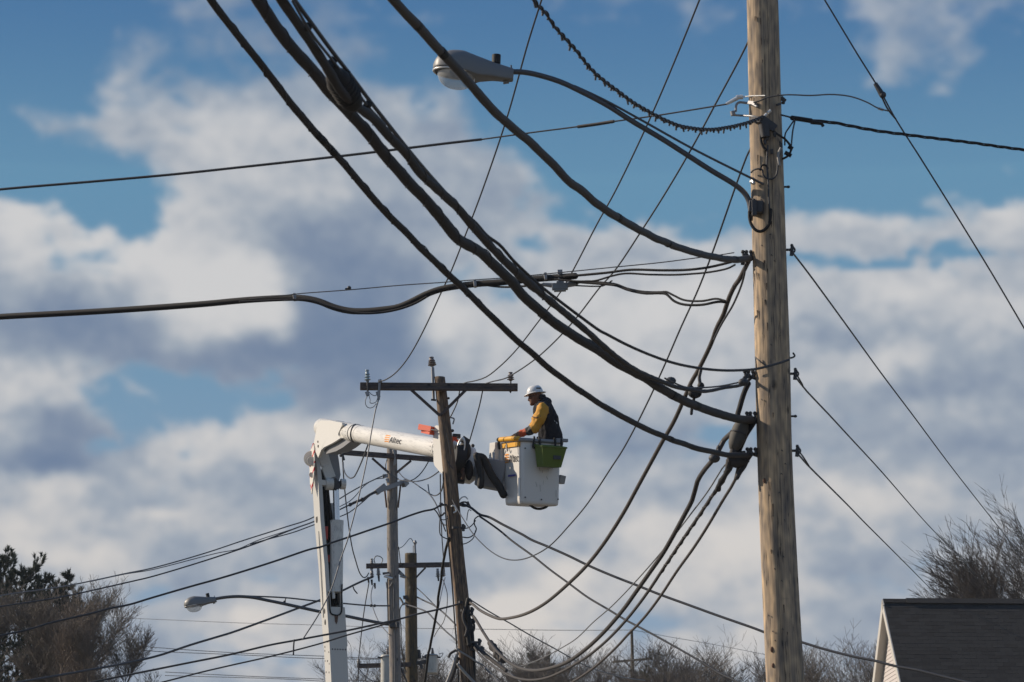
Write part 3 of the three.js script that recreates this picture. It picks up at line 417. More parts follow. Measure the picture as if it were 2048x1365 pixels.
{
  const R = (t) => 0.155 + 0.012 * t, L = E3.distanceTo(T3);
  const seg = (t0, t1, r0, r1 = r0, n = 40) => { const g = cyl(alongBoom(t0), alongBoom(t1), r0, r1, n); return g; };
  const up = part('upper_boom', merge([seg(0.05, 0.97, R(0) + 0.004, R(1) - 0.004)]), M.white, truck);
  part('sleeve', seg(0.02, 0.3, R(0) + 0.012, R(0.3) + 0.012), M.whiteOld, up);
  for (const t of [0.12, 0.185, 0.235, 0.3, 0.345, 0.955]) part('seam', new THREE.TorusGeometry(R(t) + (t < 0.31 ? 0.012 : 0.002), 0.0035, 6, 40).applyQuaternion(new THREE.Quaternion().setFromUnitVectors(V(0, 0, 1), ax)).translate(...alongBoom(t).toArray()), M.greyPlastic, up);
  const sideUp = nn.clone().cross(ax).normalize(); if (sideUp.y < 0) sideUp.multiplyScalar(-1);
  const onTube = (t, a, out = 0) => { const r = R(t) + (t < 0.3 ? 0.012 : 0) + out; return alongBoom(t).addScaledVector(nn, Math.cos(a) * r).addScaledVector(sideUp, Math.sin(a) * r); };
  for (const t of [0.155, 0.205, 0.25]) part('bolt', cyl(onTube(t, 1.0, -0.01), onTube(t, 1.0, 0.004), 0.022), M2.hole, up);
  const rv = []; for (const t of [0.13, 0.175, 0.2, 0.225, 0.26, 0.285, 0.32, 0.94, 0.96]) for (const a of [0.55, 0.15, -0.3, -0.65]) rv.push(cyl(onTube(t, a, -0.006), onTube(t, a, 0.003), 0.009, 0.009, 8)); part('rivets', merge(rv), M.steel, up);
  const strap = []; for (let i = 0; i <= 16; i++) { const a = 1.35 - i / 16 * 2.5; strap.push(onTube(0.31 + 0.02 * Math.cos(a * 1.3), a, 0.012)); } part('hose', tube(strap, 0.011), M.wireDark, up);
  // the maker's mark, wrapped on the tube
  const gp = [], gu = [], gi = [], t0 = 0.6, t1 = 0.735, a0 = 0.62, a1 = -0.42, nu = 10, nv = 14;
  for (let j = 0; j <= nv; j++) for (let i = 0; i <= nu; i++) { const q = onTube(t0 + (t1 - t0) * i / nu, a0 + (a1 - a0) * j / nv, 0.004); gp.push(q.x, q.y, q.z); gu.push(i / nu, 1 - j / nv); }
  for (let j = 0; j < nv; j++) for (let i = 0; i < nu; i++) { const a = j * (nu + 1) + i; gi.push(a, a + nu + 1, a + 1, a + 1, a + nu + 1, a + nu + 2); }
  const dg = new THREE.BufferGeometry(); dg.setAttribute('position', new THREE.Float32BufferAttribute(gp, 3)); dg.setAttribute('uv', new THREE.Float32BufferAttribute(gu, 2)); dg.setIndex(gi); dg.computeVertexNormals();
  part('decal', dg, M2.decal, up);
  // elbow bracket: two side plates and a web
  const face = E3.clone().addScaledVector(nn, 0.185);
  const knee = part('elbow_bracket', merge([plate([[634.5, 849], [637, 844.5], [641.5, 841.5], [660, 841.5], [684, 846], [684, 850], [676, 867.5], [676, 871], [681, 876.5], [666, 886], [647, 895.5], [641, 902], [636, 916], [630, 903], [627, 888]], face, nn, 0.05), plate([[634.5, 849], [641.5, 841.5], [684, 846], [681, 876.5], [647, 895.5], [636, 916], [627, 888]], E3.clone().addScaledVector(nn, -0.14), nn, 0.05), plate([[634.5, 849], [637, 844.5], [641.5, 841.5], [660, 841.5], [664, 848], [644, 862], [638, 890], [630, 903], [627, 888]], E3.clone().addScaledVector(nn, 0.13), nn, 0.26)]), M.white, truck);
  part('tube_socket', cyl(alongBoom(0.0), alongBoom(0.14), 0.176, 0.176, 36), M.whiteOld, knee);
  part('gusset', merge([plate([[647, 897], [681, 877], [700, 884], [686, 895], [672, 903], [650, 909]], E3.clone().addScaledVector(nn, 0.1), nn, 0.24)]), M.greyPlastic, knee);
  part('bolt', merge([cyl(onPlane(636, 884, face, nn), onPlane(636, 884, face, nn).addScaledVector(nn, 0.012), 0.02), cyl(onPlane(636.5, 893, face, nn), onPlane(636.5, 893, face, nn).addScaledVector(nn, 0.012), 0.026, 0.026)]), M2.hole, knee);
  // lower boom: a steel box below, open towards the street above
  const edge = [[630, 900], [636, 960], [640.5, 1040], [647, 1100], [654.5, 1230], [660.5, 1314], [662.5, 1365], [694, 1908]];
  const B = (y) => P(lerpRows(edge, y), y, 55.75), deep = 0.47, wide = 0.345;
  const ring = (y, w = wide, dp = deep) => { const b = B(y); return [b.clone(), b.clone().addScaledVector(nn, -w), b.clone().addScaledVector(nn, -w).addScaledVector(hd, -dp), b.clone().addScaledVector(hd, -dp)]; };
  const low = part('lower_boom', hull([1214, 1260, 1292, 1293, 1365, 1908].map((y) => ring(y, y < 1293 ? wide : wide - 0.015, y < 1293 ? deep : deep - 0.02))), M.whiteOld, truck);
  const side = (y, o) => { const b = B(y).addScaledVector(hd, o); return [b.clone(), b.clone().addScaledVector(nn, -0.075), b.clone().addScaledVector(nn, -0.075).addScaledVector(hd, -deep - o), b.clone().addScaledVector(hd, -deep - o)]; };
  part('side_plate', hull([912, 935, 960, 1040, 1130, 1214].map((y) => side(y, y < 935 ? -0.05 : 0))), M.whiteOld, low);
  part('back_plate', hull([930, 1040, 1214].map((y) => { const b = B(y).addScaledVector(hd, -deep); return [b.clone().addScaledVector(nn, -0.07), b.clone().addScaledVector(nn, -wide + 0.04), b.clone().addScaledVector(nn, -wide + 0.04).addScaledVector(hd, 0.03), b.clone().addScaledVector(nn, -0.07).addScaledVector(hd, 0.03)]; })), M.black, low);
  part('side_plate', hull([1000, 1060, 1130, 1214].map((y) => { const b = B(y).addScaledVector(nn, -wide + 0.05).addScaledVector(hd, y < 1010 ? -0.3 : -0.1); const q = b.clone().addScaledVector(nn, -0.045); return [b, q, q.clone().addScaledVector(hd, -0.3), b.clone().addScaledVector(hd, -0.3)]; })), M.whiteOld, low);
  part('hose_bundle', merge([0, 1, 2].map((i) => tube([960, 1020, 1080, 1140, 1205].map((y, k) => B(y).addScaledVector(nn, -0.15 - 0.05 * i + 0.015 * Math.sin(k * 2 + i)).addScaledVector(hd, -0.25)), 0.022))), M.black, low);
  part('red_guard', bar(B(1052).addScaledVector(nn, -0.13).addScaledVector(hd, -0.12), B(1078).addScaledVector(nn, -0.1).addScaledVector(hd, -0.12), 0.12, 0.06), M.red, low); part('red_guard', bar(B(1108).addScaledVector(nn, -0.14).addScaledVector(hd, -0.15), B(1122).addScaledVector(nn, -0.13).addScaledVector(hd, -0.15), 0.05, 0.05), M.red, low);
  // slot, holes and bolts on the sunlit side
  const onSide = (y, o, out = 0.002) => B(y).addScaledVector(hd, -o).addScaledVector(nn, out);
  part('hole', cyl(onSide(1034, 0.28, -0.02), onSide(1034, 0.28, 0.003), 0.075, 0.075, 20), M2.hole, low);
  for (const [y, o, r] of [[1220, 0.2, 0.05], [1242, 0.21, 0.055], [1317, 0.22, 0.05]]) part('inspection_hole', cyl(onSide(y, o, -0.02), onSide(y, o, 0.003), r, r, 20), M2.hole, low);
  part('bolts', merge([[1283, 0.1], [1298, 0.38], [1304, 0.08], [1318, 0.4], [1327, 0.1], [1344, 0.14], [1341, 0.36], [1290, 0.36]].map(([y, o]) => cyl(onSide(y, o, -0.005), onSide(y, o, 0.006), 0.02, 0.02, 8))), M.darkSteel, low);
  part('rib', bar(onSide(1060, 0.2, 0.008), onSide(1232, 0.3, 0.008), 0.02, 0.025, nn), M.whiteOld, low);
  const rows = []; for (let i = 0; i < 6; i++) { const b = B(1299).addScaledVector(nn, -0.05 - i * 0.05).addScaledVector(hd, 0.004); rows.push(cyl(b.clone().addScaledVector(hd, -0.01), b, 0.014, 0.014, 8)); } part('bolts', merge(rows), M.darkSteel, low);
  const fr = (x, y) => onPlane(x, y, B(1240).addScaledVector(hd, 0.012), hd);
  part('hydraulic_line', tube([fr(657, 1185), fr(659, 1215), fr(662, 1228), fr(670, 1231), fr(677, 1231), fr(682, 1226), fr(683, 1195), fr(684, 1170)], 0.014), M.black, low);
  part('warning_tag', plate([[669, 1232], [676, 1232], [675, 1244], [672.5, 1249], [670, 1244]], B(1240).addScaledVector(hd, 0.014), hd, 0.012), M.rusty, low);
  // hub with striped guard
  const hubP = B(917).addScaledVector(hd, -0.2), hubN = nn, hq = (x, y, o = 0) => onPlane(x, y, hubP.clone().addScaledVector(hubN, o), hubN);
  part('hub', merge([cyl(hq(623, 918, -0.1), hq(623, 918, 0.03), 0.15, 0.15, 36)]), M.white, truck);
  const stripe = plate([[625.5, 887], [627.5, 895], [628.5, 920], [627, 950], [622.5, 989], [619.5, 968], [618.5, 930], [620.5, 902]], hubP.clone().addScaledVector(hubN, 0.04), hubN, 0.02);
  { const p = stripe.attributes.position, uv = stripe.attributes.uv; for (let i = 0; i < p.count; i++) uv.setXY(i, V(p.getX(i), 0, p.getZ(i)).dot(hd) / 0.6, p.getY(i) / 0.8); }
  part('hazard_stripe', stripe, M2.hazard, truck);
  part('hub_pin', cyl(hq(622.5, 922, 0.03), hq(622.5, 922, 0.075), 0.085, 0.08, 20), M.whiteOld, truck); part('hub_pin', cyl(hq(622.5, 950, 0.03), hq(622.5, 950, 0.06), 0.05, 0.045, 16), M.whiteOld, truck);
  // links and lift cylinder
  const lk = E3.clone().addScaledVector(nn, 0.1), lq = (x, y, o = 0) => onPlane(x, y, lk.clone().addScaledVector(hd, 0), hd);
  const linkPlane = B(950).addScaledVector(hd, -0.12);
  part('link', plate([[651, 899], [663, 896], [675, 905], [678, 925], [681, 950], [678, 962], [668, 966], [660, 955], [655, 935], [649, 915]], linkPlane, hd, 0.1), M.greyPlastic, truck);
  part('link', merge([bar(onPlane(644.5, 906, linkPlane, hd), onPlane(652, 932, linkPlane, hd), 0.05, 0.2, hd), bar(onPlane(652, 932, linkPlane, hd), onPlane(661, 957, linkPlane, hd), 0.06, 0.2, hd)]), M.white, truck);
  const ear = linkPlane.clone().addScaledVector(hd, 0.05), eq = (x, y, o = 0) => onPlane(x, y, ear.clone().addScaledVector(hd, o), hd);
  part('pivot', merge([bar(eq(637, 966), eq(658, 969), 0.16, 0.1, hd), cyl(eq(657, 969).addScaledVector(nn, 0.06), eq(657, 969).addScaledVector(nn, -0.08), 0.115, 0.115, 24)]), M.whiteOld, truck); part('pivot', merge([cyl(eq(684, 969).addScaledVector(nn, 0.03), eq(684, 969).addScaledVector(nn, -0.06), 0.1, 0.1, 24)]), M.whiteOld, truck);
  part('pivot_pin', merge([cyl(eq(652, 969), eq(688, 969), 0.06, 0.06, 18), bar(eq(665, 960), eq(674, 980), 0.16, 0.12, hd)]), M.darkSteel, truck);
  part('cylinder_rod', cyl(eq(671.5, 978, -0.02), eq(673.5, 1050, -0.02), 0.06, 0.06, 24), M.chrome, truck);
  part('lift_cylinder', merge([cyl(eq(673.5, 1044, -0.02), eq(672, 1186, 0.03), 0.125, 0.125, 28), cyl(eq(673.4, 1042, -0.02), eq(673.3, 1050, -0.02), 0.13, 0.13, 28), cyl(eq(664, 1045, 0.02), eq(667, 1198, 0.1), 0.035, 0.03, 14)]), M.whiteOld, truck);
  // boom tip: flange, winch drum, covers
  const tp = (t, o = 0, u = 0) => alongBoom(t).addScaledVector(nn, o).addScaledVector(sideUp, u);
  const flange = part('tip_flange', plate([[866, 872], [868, 855], [872, 851], [878, 852], [890, 870], [896, 905], [894, 940], [888, 950], [880, 945], [869, 932], [867, 925]], tp(0.985, 0.17), nn.clone().multiplyScalar(0.93).addScaledVector(hd, 0.36).normalize(), 0.1), M.white, truck);
  part('guard', merge([bar(P(841, 852, 47.9), P(866, 857, 47.7), 0.05, 0.1), bar(P(841, 858, 47.9), P(866, 862, 47.7), 0.045, 0.12), bar(P(848, 864, 47.9), P(865, 868, 47.7), 0.045, 0.12)]), M.orange, truck);
  part('guard_rod', cyl(P(862, 860, 47.65), P(880, 862.5, 47.5), 0.012), M.wireDark, truck);
  const d0 = 47.15;
  part('tip_cover', smooth(hull([[0, 0.22], [0.08, 0.3], [0.3, 0.32], [0.42, 0.27], [0.47, 0.16], [0.48, 0.02]].map(([o, r]) => Array.from({ length: 28 }, (_, i) => { const a = -i / 28 * Math.PI * 2, c = P(930, 930, d0); return c.add(V(o * 0.6 - 0.1 + 0.16 * r * Math.cos(a) - 0.02, 0, 0)).add(V(-0.32 * r * Math.sin(a) * 0 + 0.02, r * 0.98 * Math.sin(a), r * 0.8 * Math.cos(a))); })))), M.white, truck);
  part('winch', merge([cyl(P(905, 918, d0 - 0.3), P(926, 922, d0 - 0.25), 0.25, 0.22, 24), ball(P(930, 902, d0 - 0.25), 0.11, 0.9, 1.5, 1), bar(P(912, 950, d0 - 0.2), P(930, 952, d0 - 0.2), 0.25, 0.2), ball(P(938, 941, d0 - 0.3), 0.12, 0.55, 1.4, 0.5)]), M.black, truck);
  part('winch_wheel', merge([new THREE.TorusGeometry(0.13, 0.025, 10, 30).scale(0.45, 1.25, 1).rotateZ(-0.2).translate(...P(921, 898, d0 - 0.42).toArray()), cyl(P(905, 888, d0 - 0.35), P(913, 892, d0 - 0.35), 0.06, 0.07)]), M.bright, truck);
  part('winch_guard', merge([bar(P(904, 881, d0 - 0.35), P(913, 882, d0 - 0.35), 0.11, 0.05), bar(P(912, 881, d0 - 0.36), P(917, 884, d0 - 0.36), 0.05, 0.05)]), M.orange, truck);
  part('winch_cap', merge([bar(P(905, 872.5, d0 - 0.3), P(921, 873.5, d0 - 0.3), 0.05, 0.16), ball(P(945.5, 892, d0 - 0.1), 0.03), bar(P(924, 878, d0 - 0.2), P(936, 886, d0 - 0.2), 0.1, 0.12)]), M.darkSteel, truck);
  part('winch_hook', merge([cyl(P(925.5, 914, d0 - 0.4), P(925.5, 930, d0 - 0.4), 0.014), tube(line('925,929 923,934 926,938 924,943 927,948 925,957', d0 - 0.4, d0 - 0.4), 0.026)]), M.rusty, truck);
  // jib and hoses to the bucket
  part('bucket_arm', merge([bar(P(958, 945, 47), P(1012, 955, 46.9), 0.46, 0.3), bar(P(940, 935, 47.1), P(962, 938, 47), 0.3, 0.25)]), M.greyPlastic, truck);
  part('hose_cover', tube(line('953,912 956,925 960,940 962,958 961,972', 46.6, 46.6), 0.056, 6, 14), M.black, truck);
  part('hose_cover', tube(line('956,914 965,916 972,928 980,945 989,960 999,974 1007,990', 46.62, 46.7), 0.064, 6, 14), M.black, truck);

  // the bucket
  const al = 25 * DEG, nr = V(Math.sin(al), 0, Math.cos(al)), nl = V(-Math.cos(al), 0, Math.sin(al));   // its two seen sides
  const bk = new THREE.Group(); bk.name = 'bucket'; truck.add(bk);
  const corner = P(1043.5, 942, 46.2), W1 = 0.69, W2 = 0.72;
  const pt = (r, l, y) => corner.clone().add(V(0, y, 0)).addScaledVector(nl, -r).addScaledVector(nr, -l).add(V(0, 0.02 * r + 0.115 * l, 0));   // r metres along the right side, l along the left one
  const rect = (y, s, rr = 0.05) => { const out = [], x0 = s, x1 = W1 - s, z0 = s, z1 = W2 - s; for (const [cx, cz, a] of [[x0 + rr, z0 + rr, 180], [x1 - rr, z0 + rr, 270], [x1 - rr, z1 - rr, 0], [x0 + rr, z1 - rr, 90]]) for (let i = 0; i <= 4; i++) { const g = (a + i * 22.5) * DEG; out.push(pt(cx + rr * Math.cos(g), cz + rr * Math.sin(g), y)); } return out; };
  const top = 0.515, bot = -0.525;
  const outer = [[bot, 0.05], [bot + 0.015, 0.03], [bot + 0.06, 0.024], [top - 0.05, 0], [top, 0]].map(([y, s]) => rect(y, s));
  const inner = [[top, 0.03], [bot + 0.05, 0.06]].map(([y, s]) => rect(y, s));
  const shell = hull([...outer, ...inner]);
  part('shell', smooth(shell), M.bucketWhite, bk);
  const lip = []; for (const p of rect(top - 0.02, -0.012)) lip.push(p); part('rim', new THREE.TubeGeometry(new THREE.CatmullRomCurve3(lip, true, 'catmullrom', 0.1), 90, 0.032, 10, true), M.greyPlastic, bk);
  const dq = [[0.07, -0.004], [0.5, -0.004]];
  const dgeo = new THREE.BufferGeometry(); { const a = pt(-0.005, 0.64, 0.31), b = pt(-0.005, 0.1, 0.31), c = pt(-0.005, 0.1, 0.11), d = pt(-0.005, 0.64, 0.11); dgeo.setAttribute('position', new THREE.Float32BufferAttribute([d, c, b, a].flatMap((q) => q.toArray()), 3)); dgeo.setAttribute('uv', new THREE.Float32BufferAttribute([0, 0, 1, 0, 1, 1, 0, 1], 2)); dgeo.setIndex([0, 1, 2, 0, 2, 3]); dgeo.computeVertexNormals(); }
  part('decal', dgeo, M2.decal, bk);
  part('padding', merge([tube([pt(-0.03, 0.06, top + 0.0), pt(-0.035, 0.3, top + 0.01), pt(-0.03, 0.72, top + 0.02)], 0.042, 6, 12), bar(pt(-0.008, 0.05, top - 0.08), pt(-0.008, 0.68, top - 0.08), 0.08, 0.03)]), M.yellow, bk);
  part('control_panel', merge([bar(pt(-0.04, 0.98, 0.28), pt(-0.04, 0.76, 0.28), 0.42, 0.16), bar(pt(0.03, 0.76, 0.3), pt(0.03, 0.71, 0.3), 0.5, 0.14)]), M.bucketWhite, bk);
  part('lever', merge([tube([pt(-0.05, 0.76, top + 0.02), pt(-0.06, 0.74, top - 0.04), pt(-0.05, 0.72, top - 0.12)], 0.022), ball(pt(-0.05, 0.76, top + 0.02), 0.035)]), M.black, bk);
  part('hook', tube([pt(-0.03, 0.5, top - 0.07), pt(-0.04, 0.48, top - 0.15), pt(-0.04, 0.45, top - 0.18), pt(-0.04, 0.43, top - 0.15)], 0.01), M.steel, bk);
  part('strap', tube([pt(0.2, -0.035, top + 0.03), pt(0.19, -0.04, top - 0.05), pt(0.175, -0.04, top - 0.12), pt(0.19, -0.04, top - 0.15), pt(0.21, -0.04, top - 0.08)], 0.016), M.black, bk);
  part('step_plate', merge([bar(pt(-0.004, 0.085, -0.11), pt(-0.004, 0.09, -0.4), 0.03, 0.012, nl)]), M.bright, bk);
  part('sling', tube([pt(0.28, 0.3, bot + 0.01), pt(0.34, 0.25, bot - 0.04), pt(0.42, 0.22, bot - 0.05), pt(0.52, 0.2, bot - 0.015), pt(0.56, 0.22, bot + 0.02)], 0.02), M.rubber, bk);
  part('side_pouch', merge([bar(pt(W1 + 0.05, 0.1, -0.03), pt(W1 + 0.03, 0.12, -0.16), 0.16, 0.1, nr), bar(pt(W1 + 0.01, 0.2, -0.1), pt(W1 + 0.01, 0.2, -0.4), 0.06, 0.05, nr)]), M.wirePale, bk);
  part('rim_rail', bar(pt(W1 - 0.1, -0.01, top + 0.01), pt(W1 + 0.1, -0.02, top + 0.01), 0.05, 0.06), M.greyPlastic, bk);
  part('warning_decal', merge([bar(pt(-0.006, 0.22, -0.06), pt(-0.006, 0.5, -0.06), 0.03, 0.004)]), std(C(0.08, 0.08, 0.3), 0.6), bk);
  part('scuffs', merge(Array.from({ length: 12 }, (_, i) => { const r = 0.05 + 0.6 * Math.random(), y = -0.44 + 0.75 * Math.random(), a = pt(r, -0.0012, y), b = pt(r + 0.05 * (Math.random() - 0.5), -0.0012, y + 0.03 + 0.08 * Math.random()); return bar(a, b, 0.004 + 0.006 * Math.random(), 0.0016, nr); })), std(C(0.25, 0.24, 0.23), 0.8), bk);
  part('bolts', merge([[0.06, -0.42], [0.06, 0.36], [0.63, -0.42], [0.63, 0.3], [0.34, -0.44]].map(([r, y]) => cyl(pt(r, -0.008, y), pt(r, 0.004, y), 0.012, 0.012, 8))), M.darkSteel, bk);
  // the green tool bin that hangs on the rim is a thing of its own
  const bin = thing('tool_bin', 'green plastic tool bin hanging on the outside of the white bucket', 'tool bin');
  const q = (r, o, y) => pt(r, -o, y), r0 = 0.2, r1 = 0.62;
  const bo = [q(r0 + 0.04, 0.05, 0.07), q(r1 - 0.06, 0.05, 0.07), q(r1 - 0.06, 0.26, 0.07), q(r0 + 0.04, 0.26, 0.07)], ti = [q(r0, 0.04, 0.42), q(r1, 0.04, 0.42), q(r1, 0.34, 0.38), q(r0, 0.34, 0.38)];
  const ctr = (l) => l.reduce((s, p) => s.add(p), V(0, 0, 0)).multiplyScalar(1 / l.length), shr = (l, k, y) => { const c = ctr(l); return l.map((p) => p.clone().lerp(c, k).add(V(0, y, 0))); };
  part('bin', hull([bo, ti, shr(ti, 0.06, 0), shr(bo, 0.06, 0.02)]), M.green, bin);
  part('bin_rim', new THREE.TubeGeometry(new THREE.CatmullRomCurve3(ti, true, 'catmullrom', 0.02), 60, 0.014, 8, true), M.green, bin);
  for (const r of [0.29, 0.56, 0.67]) part('hanger', tube([q(r, -0.03, top + 0.03), q(r, 0.03, top + 0.03), q(r, 0.05, top - 0.05), q(r, 0.055, 0.33)], 0.018), M.black, bin);
  part('badge', bar(q(0.4, 0.312, 0.22), q(0.53, 0.312, 0.22), 0.06, 0.012), M.wireDark, bin);

  // chassis, out of sight below the frame
  const gp0 = B(1908), base = V(gp0.x, 0, gp0.z), tr = (x, y, z) => base.clone().addScaledVector(hd, z).addScaledVector(nn, x).add(V(0, y, 0));
  part('pedestal', cyl(tr(-0.17, 1.1, -0.25), tr(-0.17, gp0.y + 0.1, -0.25), 0.42, 0.36, 28), M.whiteOld, truck);
  part('deck', bar(tr(-0.17, 1.0, -3.6), tr(-0.17, 1.0, 1.4), 0.35, 2.3), M.whiteOld, truck);
  part('cab', hull([[-1.1, 0.6], [-1.1, 1.9], [-1.0, 2.5], [0.75, 2.5], [0.85, 1.9], [0.85, 0.6]].map(([x, y]) => [tr(x, y, 1.5), tr(x, y, 2.6 - (y > 2 ? 0.4 : 0)), tr(x, Math.min(y, 1.7), 3.4), tr(x, Math.min(y, 1.6), 4.2)])), M.white, truck);
  for (const z of [-2.4, 3.3]) for (const x of [-1.25, 0.9]) part('wheel', cyl(tr(x - 0.14, 0.5, z), tr(x + 0.14, 0.5, z), 0.5, 0.5, 28), M.rubber, truck);

  // -------------------------------------------------------------- the person in the bucket
  const person = thing('person', 'worker in a white hard hat, yellow jacket and dark vest standing in the bucket', 'person');
  const dP = 46.62, J = (x, y, dz = 0) => P(x, y, dP - dz);
  const hip = J(1100, 896), floor = pt(0.4, 0.28, bot + 0.06);
  const bones = [
    // from, to, radius from, radius to, colour
    [J(1087, 806), J(1078, 800), 0.058, 0.055, 'skin'], [J(1087, 822), J(1094, 842), 0.155, 0.16, 'vest'], [J(1094, 842), J(1101, 872), 0.16, 0.16, 'vest'], [J(1101, 872), hip, 0.155, 0.16, 'trousers'],
    [J(1087, 818, 0.02), J(1088, 819, 0.15), 0.11, 0.1, 'vest'], [J(1087, 818, -0.02), J(1088, 819, -0.15), 0.11, 0.1, 'vest'],
    [J(1085, 820, 0.2), J(1079, 838, 0.25), 0.098, 0.09, 'yellow'], [J(1079, 838, 0.25), J(1069, 858, 0.24), 0.09, 0.072, 'yellow'], [J(1069, 858, 0.24), J(1058, 863, 0.2), 0.07, 0.062, 'cuff'], [J(1058, 863, 0.2), J(1043, 867, 0.14), 0.056, 0.045, 'orange'], [J(1043, 867, 0.14), J(1036, 869, 0.12), 0.04, 0.038, 'glove'],
    [J(1085, 820, -0.2), J(1075, 840, -0.25), 0.098, 0.088, 'yellow'], [J(1075, 840, -0.25), J(1066, 858, -0.22), 0.085, 0.07, 'yellow'], [J(1066, 858, -0.22), J(1044, 868, -0.12), 0.066, 0.045, 'orange'], [J(1044, 868, -0.12), J(1036, 870, -0.1), 0.042, 0.038, 'glove'],
  ];
  const foot = (s) => floor.clone().add(V(-0.02, 0, s * 0.1));
  for (const s of [1, -1]) { const f = foot(s), knee = hip.clone().lerp(f, 0.5).add(V(-0.04, 0, s * 0.03)), h = hip.clone().add(V(0, -0.02, s * 0.09)); bones.push([h, knee, 0.105, 0.075, 'trousers'], [knee, f.clone().add(V(0, 0.1, 0)), 0.072, 0.055, 'trousers'], [f.clone().add(V(0.05, 0.05, 0)), f.clone().add(V(-0.16, 0.035, 0)), 0.052, 0.045, 'boots']); }
  const hue = { skin: [0.16, 0.075, 0.045], vest: [0.014, 0.014, 0.019], trousers: [0.02, 0.02, 0.026], yellow: [0.56, 0.27, 0.025], cuff: [0.025, 0.03, 0.032], orange: [0.55, 0.1, 0.035], glove: [0.15, 0.1, 0.075], boots: [0.03, 0.024, 0.02] };
  const wrinkle = createNoise3D(rng(61));
  const cap = (p, [a, b, r0, r1]) => { const ab = b.clone().sub(a), t = Math.min(1, Math.max(0, p.clone().sub(a).dot(ab) / ab.lengthSq())); return p.distanceTo(a.clone().addScaledVector(ab, t)) - (r0 + (r1 - r0) * t); };
  function field(lo, size, res, f) {                          // skin round a distance field
    const mc = new MarchingCubes(res, M.black, false, false, 400000), half = res / 2;
    mc.isolation = 0; const p = V(0, 0, 0);
    for (let z = 0; z < res; z++) for (let y = 0; y < res; y++) for (let x = 0; x < res; x++) { p.set(lo.x + (x / half - 0 ) * size / 2, lo.y + y / half * size / 2, lo.z + z / half * size / 2); mc.field[z * res * res + y * res + x] = -f(p); }
    mc.update();
    const n = mc.count, pos = new Float32Array(n * 3), nor = new Float32Array(n * 3);
    for (let i = 0; i < n; i++) for (let k = 0; k < 3; k++) { pos[i * 3 + k] = [lo.x, lo.y, lo.z][k] + (mc.positionArray[i * 3 + k] + 1) * size / 2; nor[i * 3 + k] = mc.normalArray[i * 3 + k]; }
    const g = new THREE.BufferGeometry(); g.setAttribute('position', new THREE.BufferAttribute(pos, 3)); g.setAttribute('normal', new THREE.BufferAttribute(nor, 3)); return g;
  }
  const smin = (a, b, k) => { const h = Math.max(0, k - Math.abs(a - b)) / k; return Math.min(a, b) - h * h * k / 4; };
  const bodyF = (p) => { let d = 9; for (const b of bones) { const mid = b[0]; if (Math.abs(p.x - mid.x) + Math.abs(p.y - mid.y) + Math.abs(p.z - mid.z) > 1.6) continue; d = smin(d, cap(p, b), 0.045); } return d + 0.012 * wrinkle(p.x * 13, p.y * 10, p.z * 13); };
  const hc = J(1070, 795.5), hx = V(-1, -0.16, 0).normalize(), hy = V(-0.16, 1, 0).normalize(), hz = V(0, 0, 1), H = (x, y, z) => hc.clone().addScaledVector(hx, x).addScaledVector(hy, y).addScaledVector(hz, z);
  const el = (p, c, a, b, e) => { const q = p.clone().sub(c), x = q.dot(hx) / a, y = q.dot(hy) / b, z = q.dot(hz) / e, k = Math.hypot(x, y, z); return (k - 1) * Math.min(a, b, e); };
  const headF = (p) => {
    let d = el(p, H(-0.012, 0.03, 0), 0.098, 0.1, 0.077);
    d = smin(d, el(p, H(0.035, -0.05, 0), 0.058, 0.072, 0.056), 0.05);
    d = smin(d, cap(p, [H(0.088, 0.012, 0), H(0.105, -0.024, 0), 0.011, 0.017]), 0.02);
    d = smin(d, cap(p, [H(0.072, -0.098, 0.014), H(0.072, -0.098, -0.014), 0.022, 0.022]), 0.03);
    d = smin(d, cap(p, [H(0.086, -0.056, 0.016), H(0.086, -0.056, -0.016), 0.009, 0.009]), 0.008);
    d = smin(d, cap(p, [H(0.084, -0.071, 0.014), H(0.084, -0.071, -0.014), 0.009, 0.009]), 0.008);
    d = smin(d, cap(p, [H(0.082, 0.033, 0.035), H(0.082, 0.033, -0.035), 0.013, 0.013]), 0.02);
    for (const s of [1, -1]) { d = Math.max(d, -cap(p, [H(0.098, 0.012, s * 0.03), H(0.092, 0.01, s * 0.045), 0.014, 0.012])); d = smin(d, el(p, H(0.078, 0.01, s * 0.033), 0.014, 0.012, 0.014), 0.004); d = smin(d, el(p, H(-0.012, -0.006, s * 0.078), 0.022, 0.034, 0.012), 0.01); }
    return smin(d, cap(p, [H(-0.02, -0.05, 0), J(1085, 812), 0.056, 0.062]), 0.03);
  };
  function hand(wrist, dir, down, out) {                      // palm, four fingers that close over the rail, thumb at the side
    const across = dir.clone().cross(down).normalize(), K = (a, b, c) => wrist.clone().addScaledVector(dir, a).addScaledVector(down, b).addScaledVector(across, c);
    const caps = [[K(0, 0, 0), K(0.075, 0, 0.026), 0.026, 0.017], [K(0, 0, 0), K(0.08, 0, 0), 0.026, 0.017], [K(0, 0, 0), K(0.075, 0.002, -0.026), 0.026, 0.016]];
    [[0.034, 0.94], [0.012, 1.05], [-0.011, 1], [-0.033, 0.82]].forEach(([c, l]) => caps.push([K(0.075, 0, c), K(0.075 + 0.04 * l, 0.012, c * 1.05), 0.0105, 0.0095], [K(0.075 + 0.04 * l, 0.012, c * 1.05), K(0.075 + 0.05 * l, 0.012 + 0.028 * l, c * 1.05), 0.0095, 0.009], [K(0.075 + 0.05 * l, 0.012 + 0.028 * l, c * 1.05), K(0.075 + 0.036 * l, 0.012 + 0.05 * l, c * 1.05), 0.009, 0.008]));
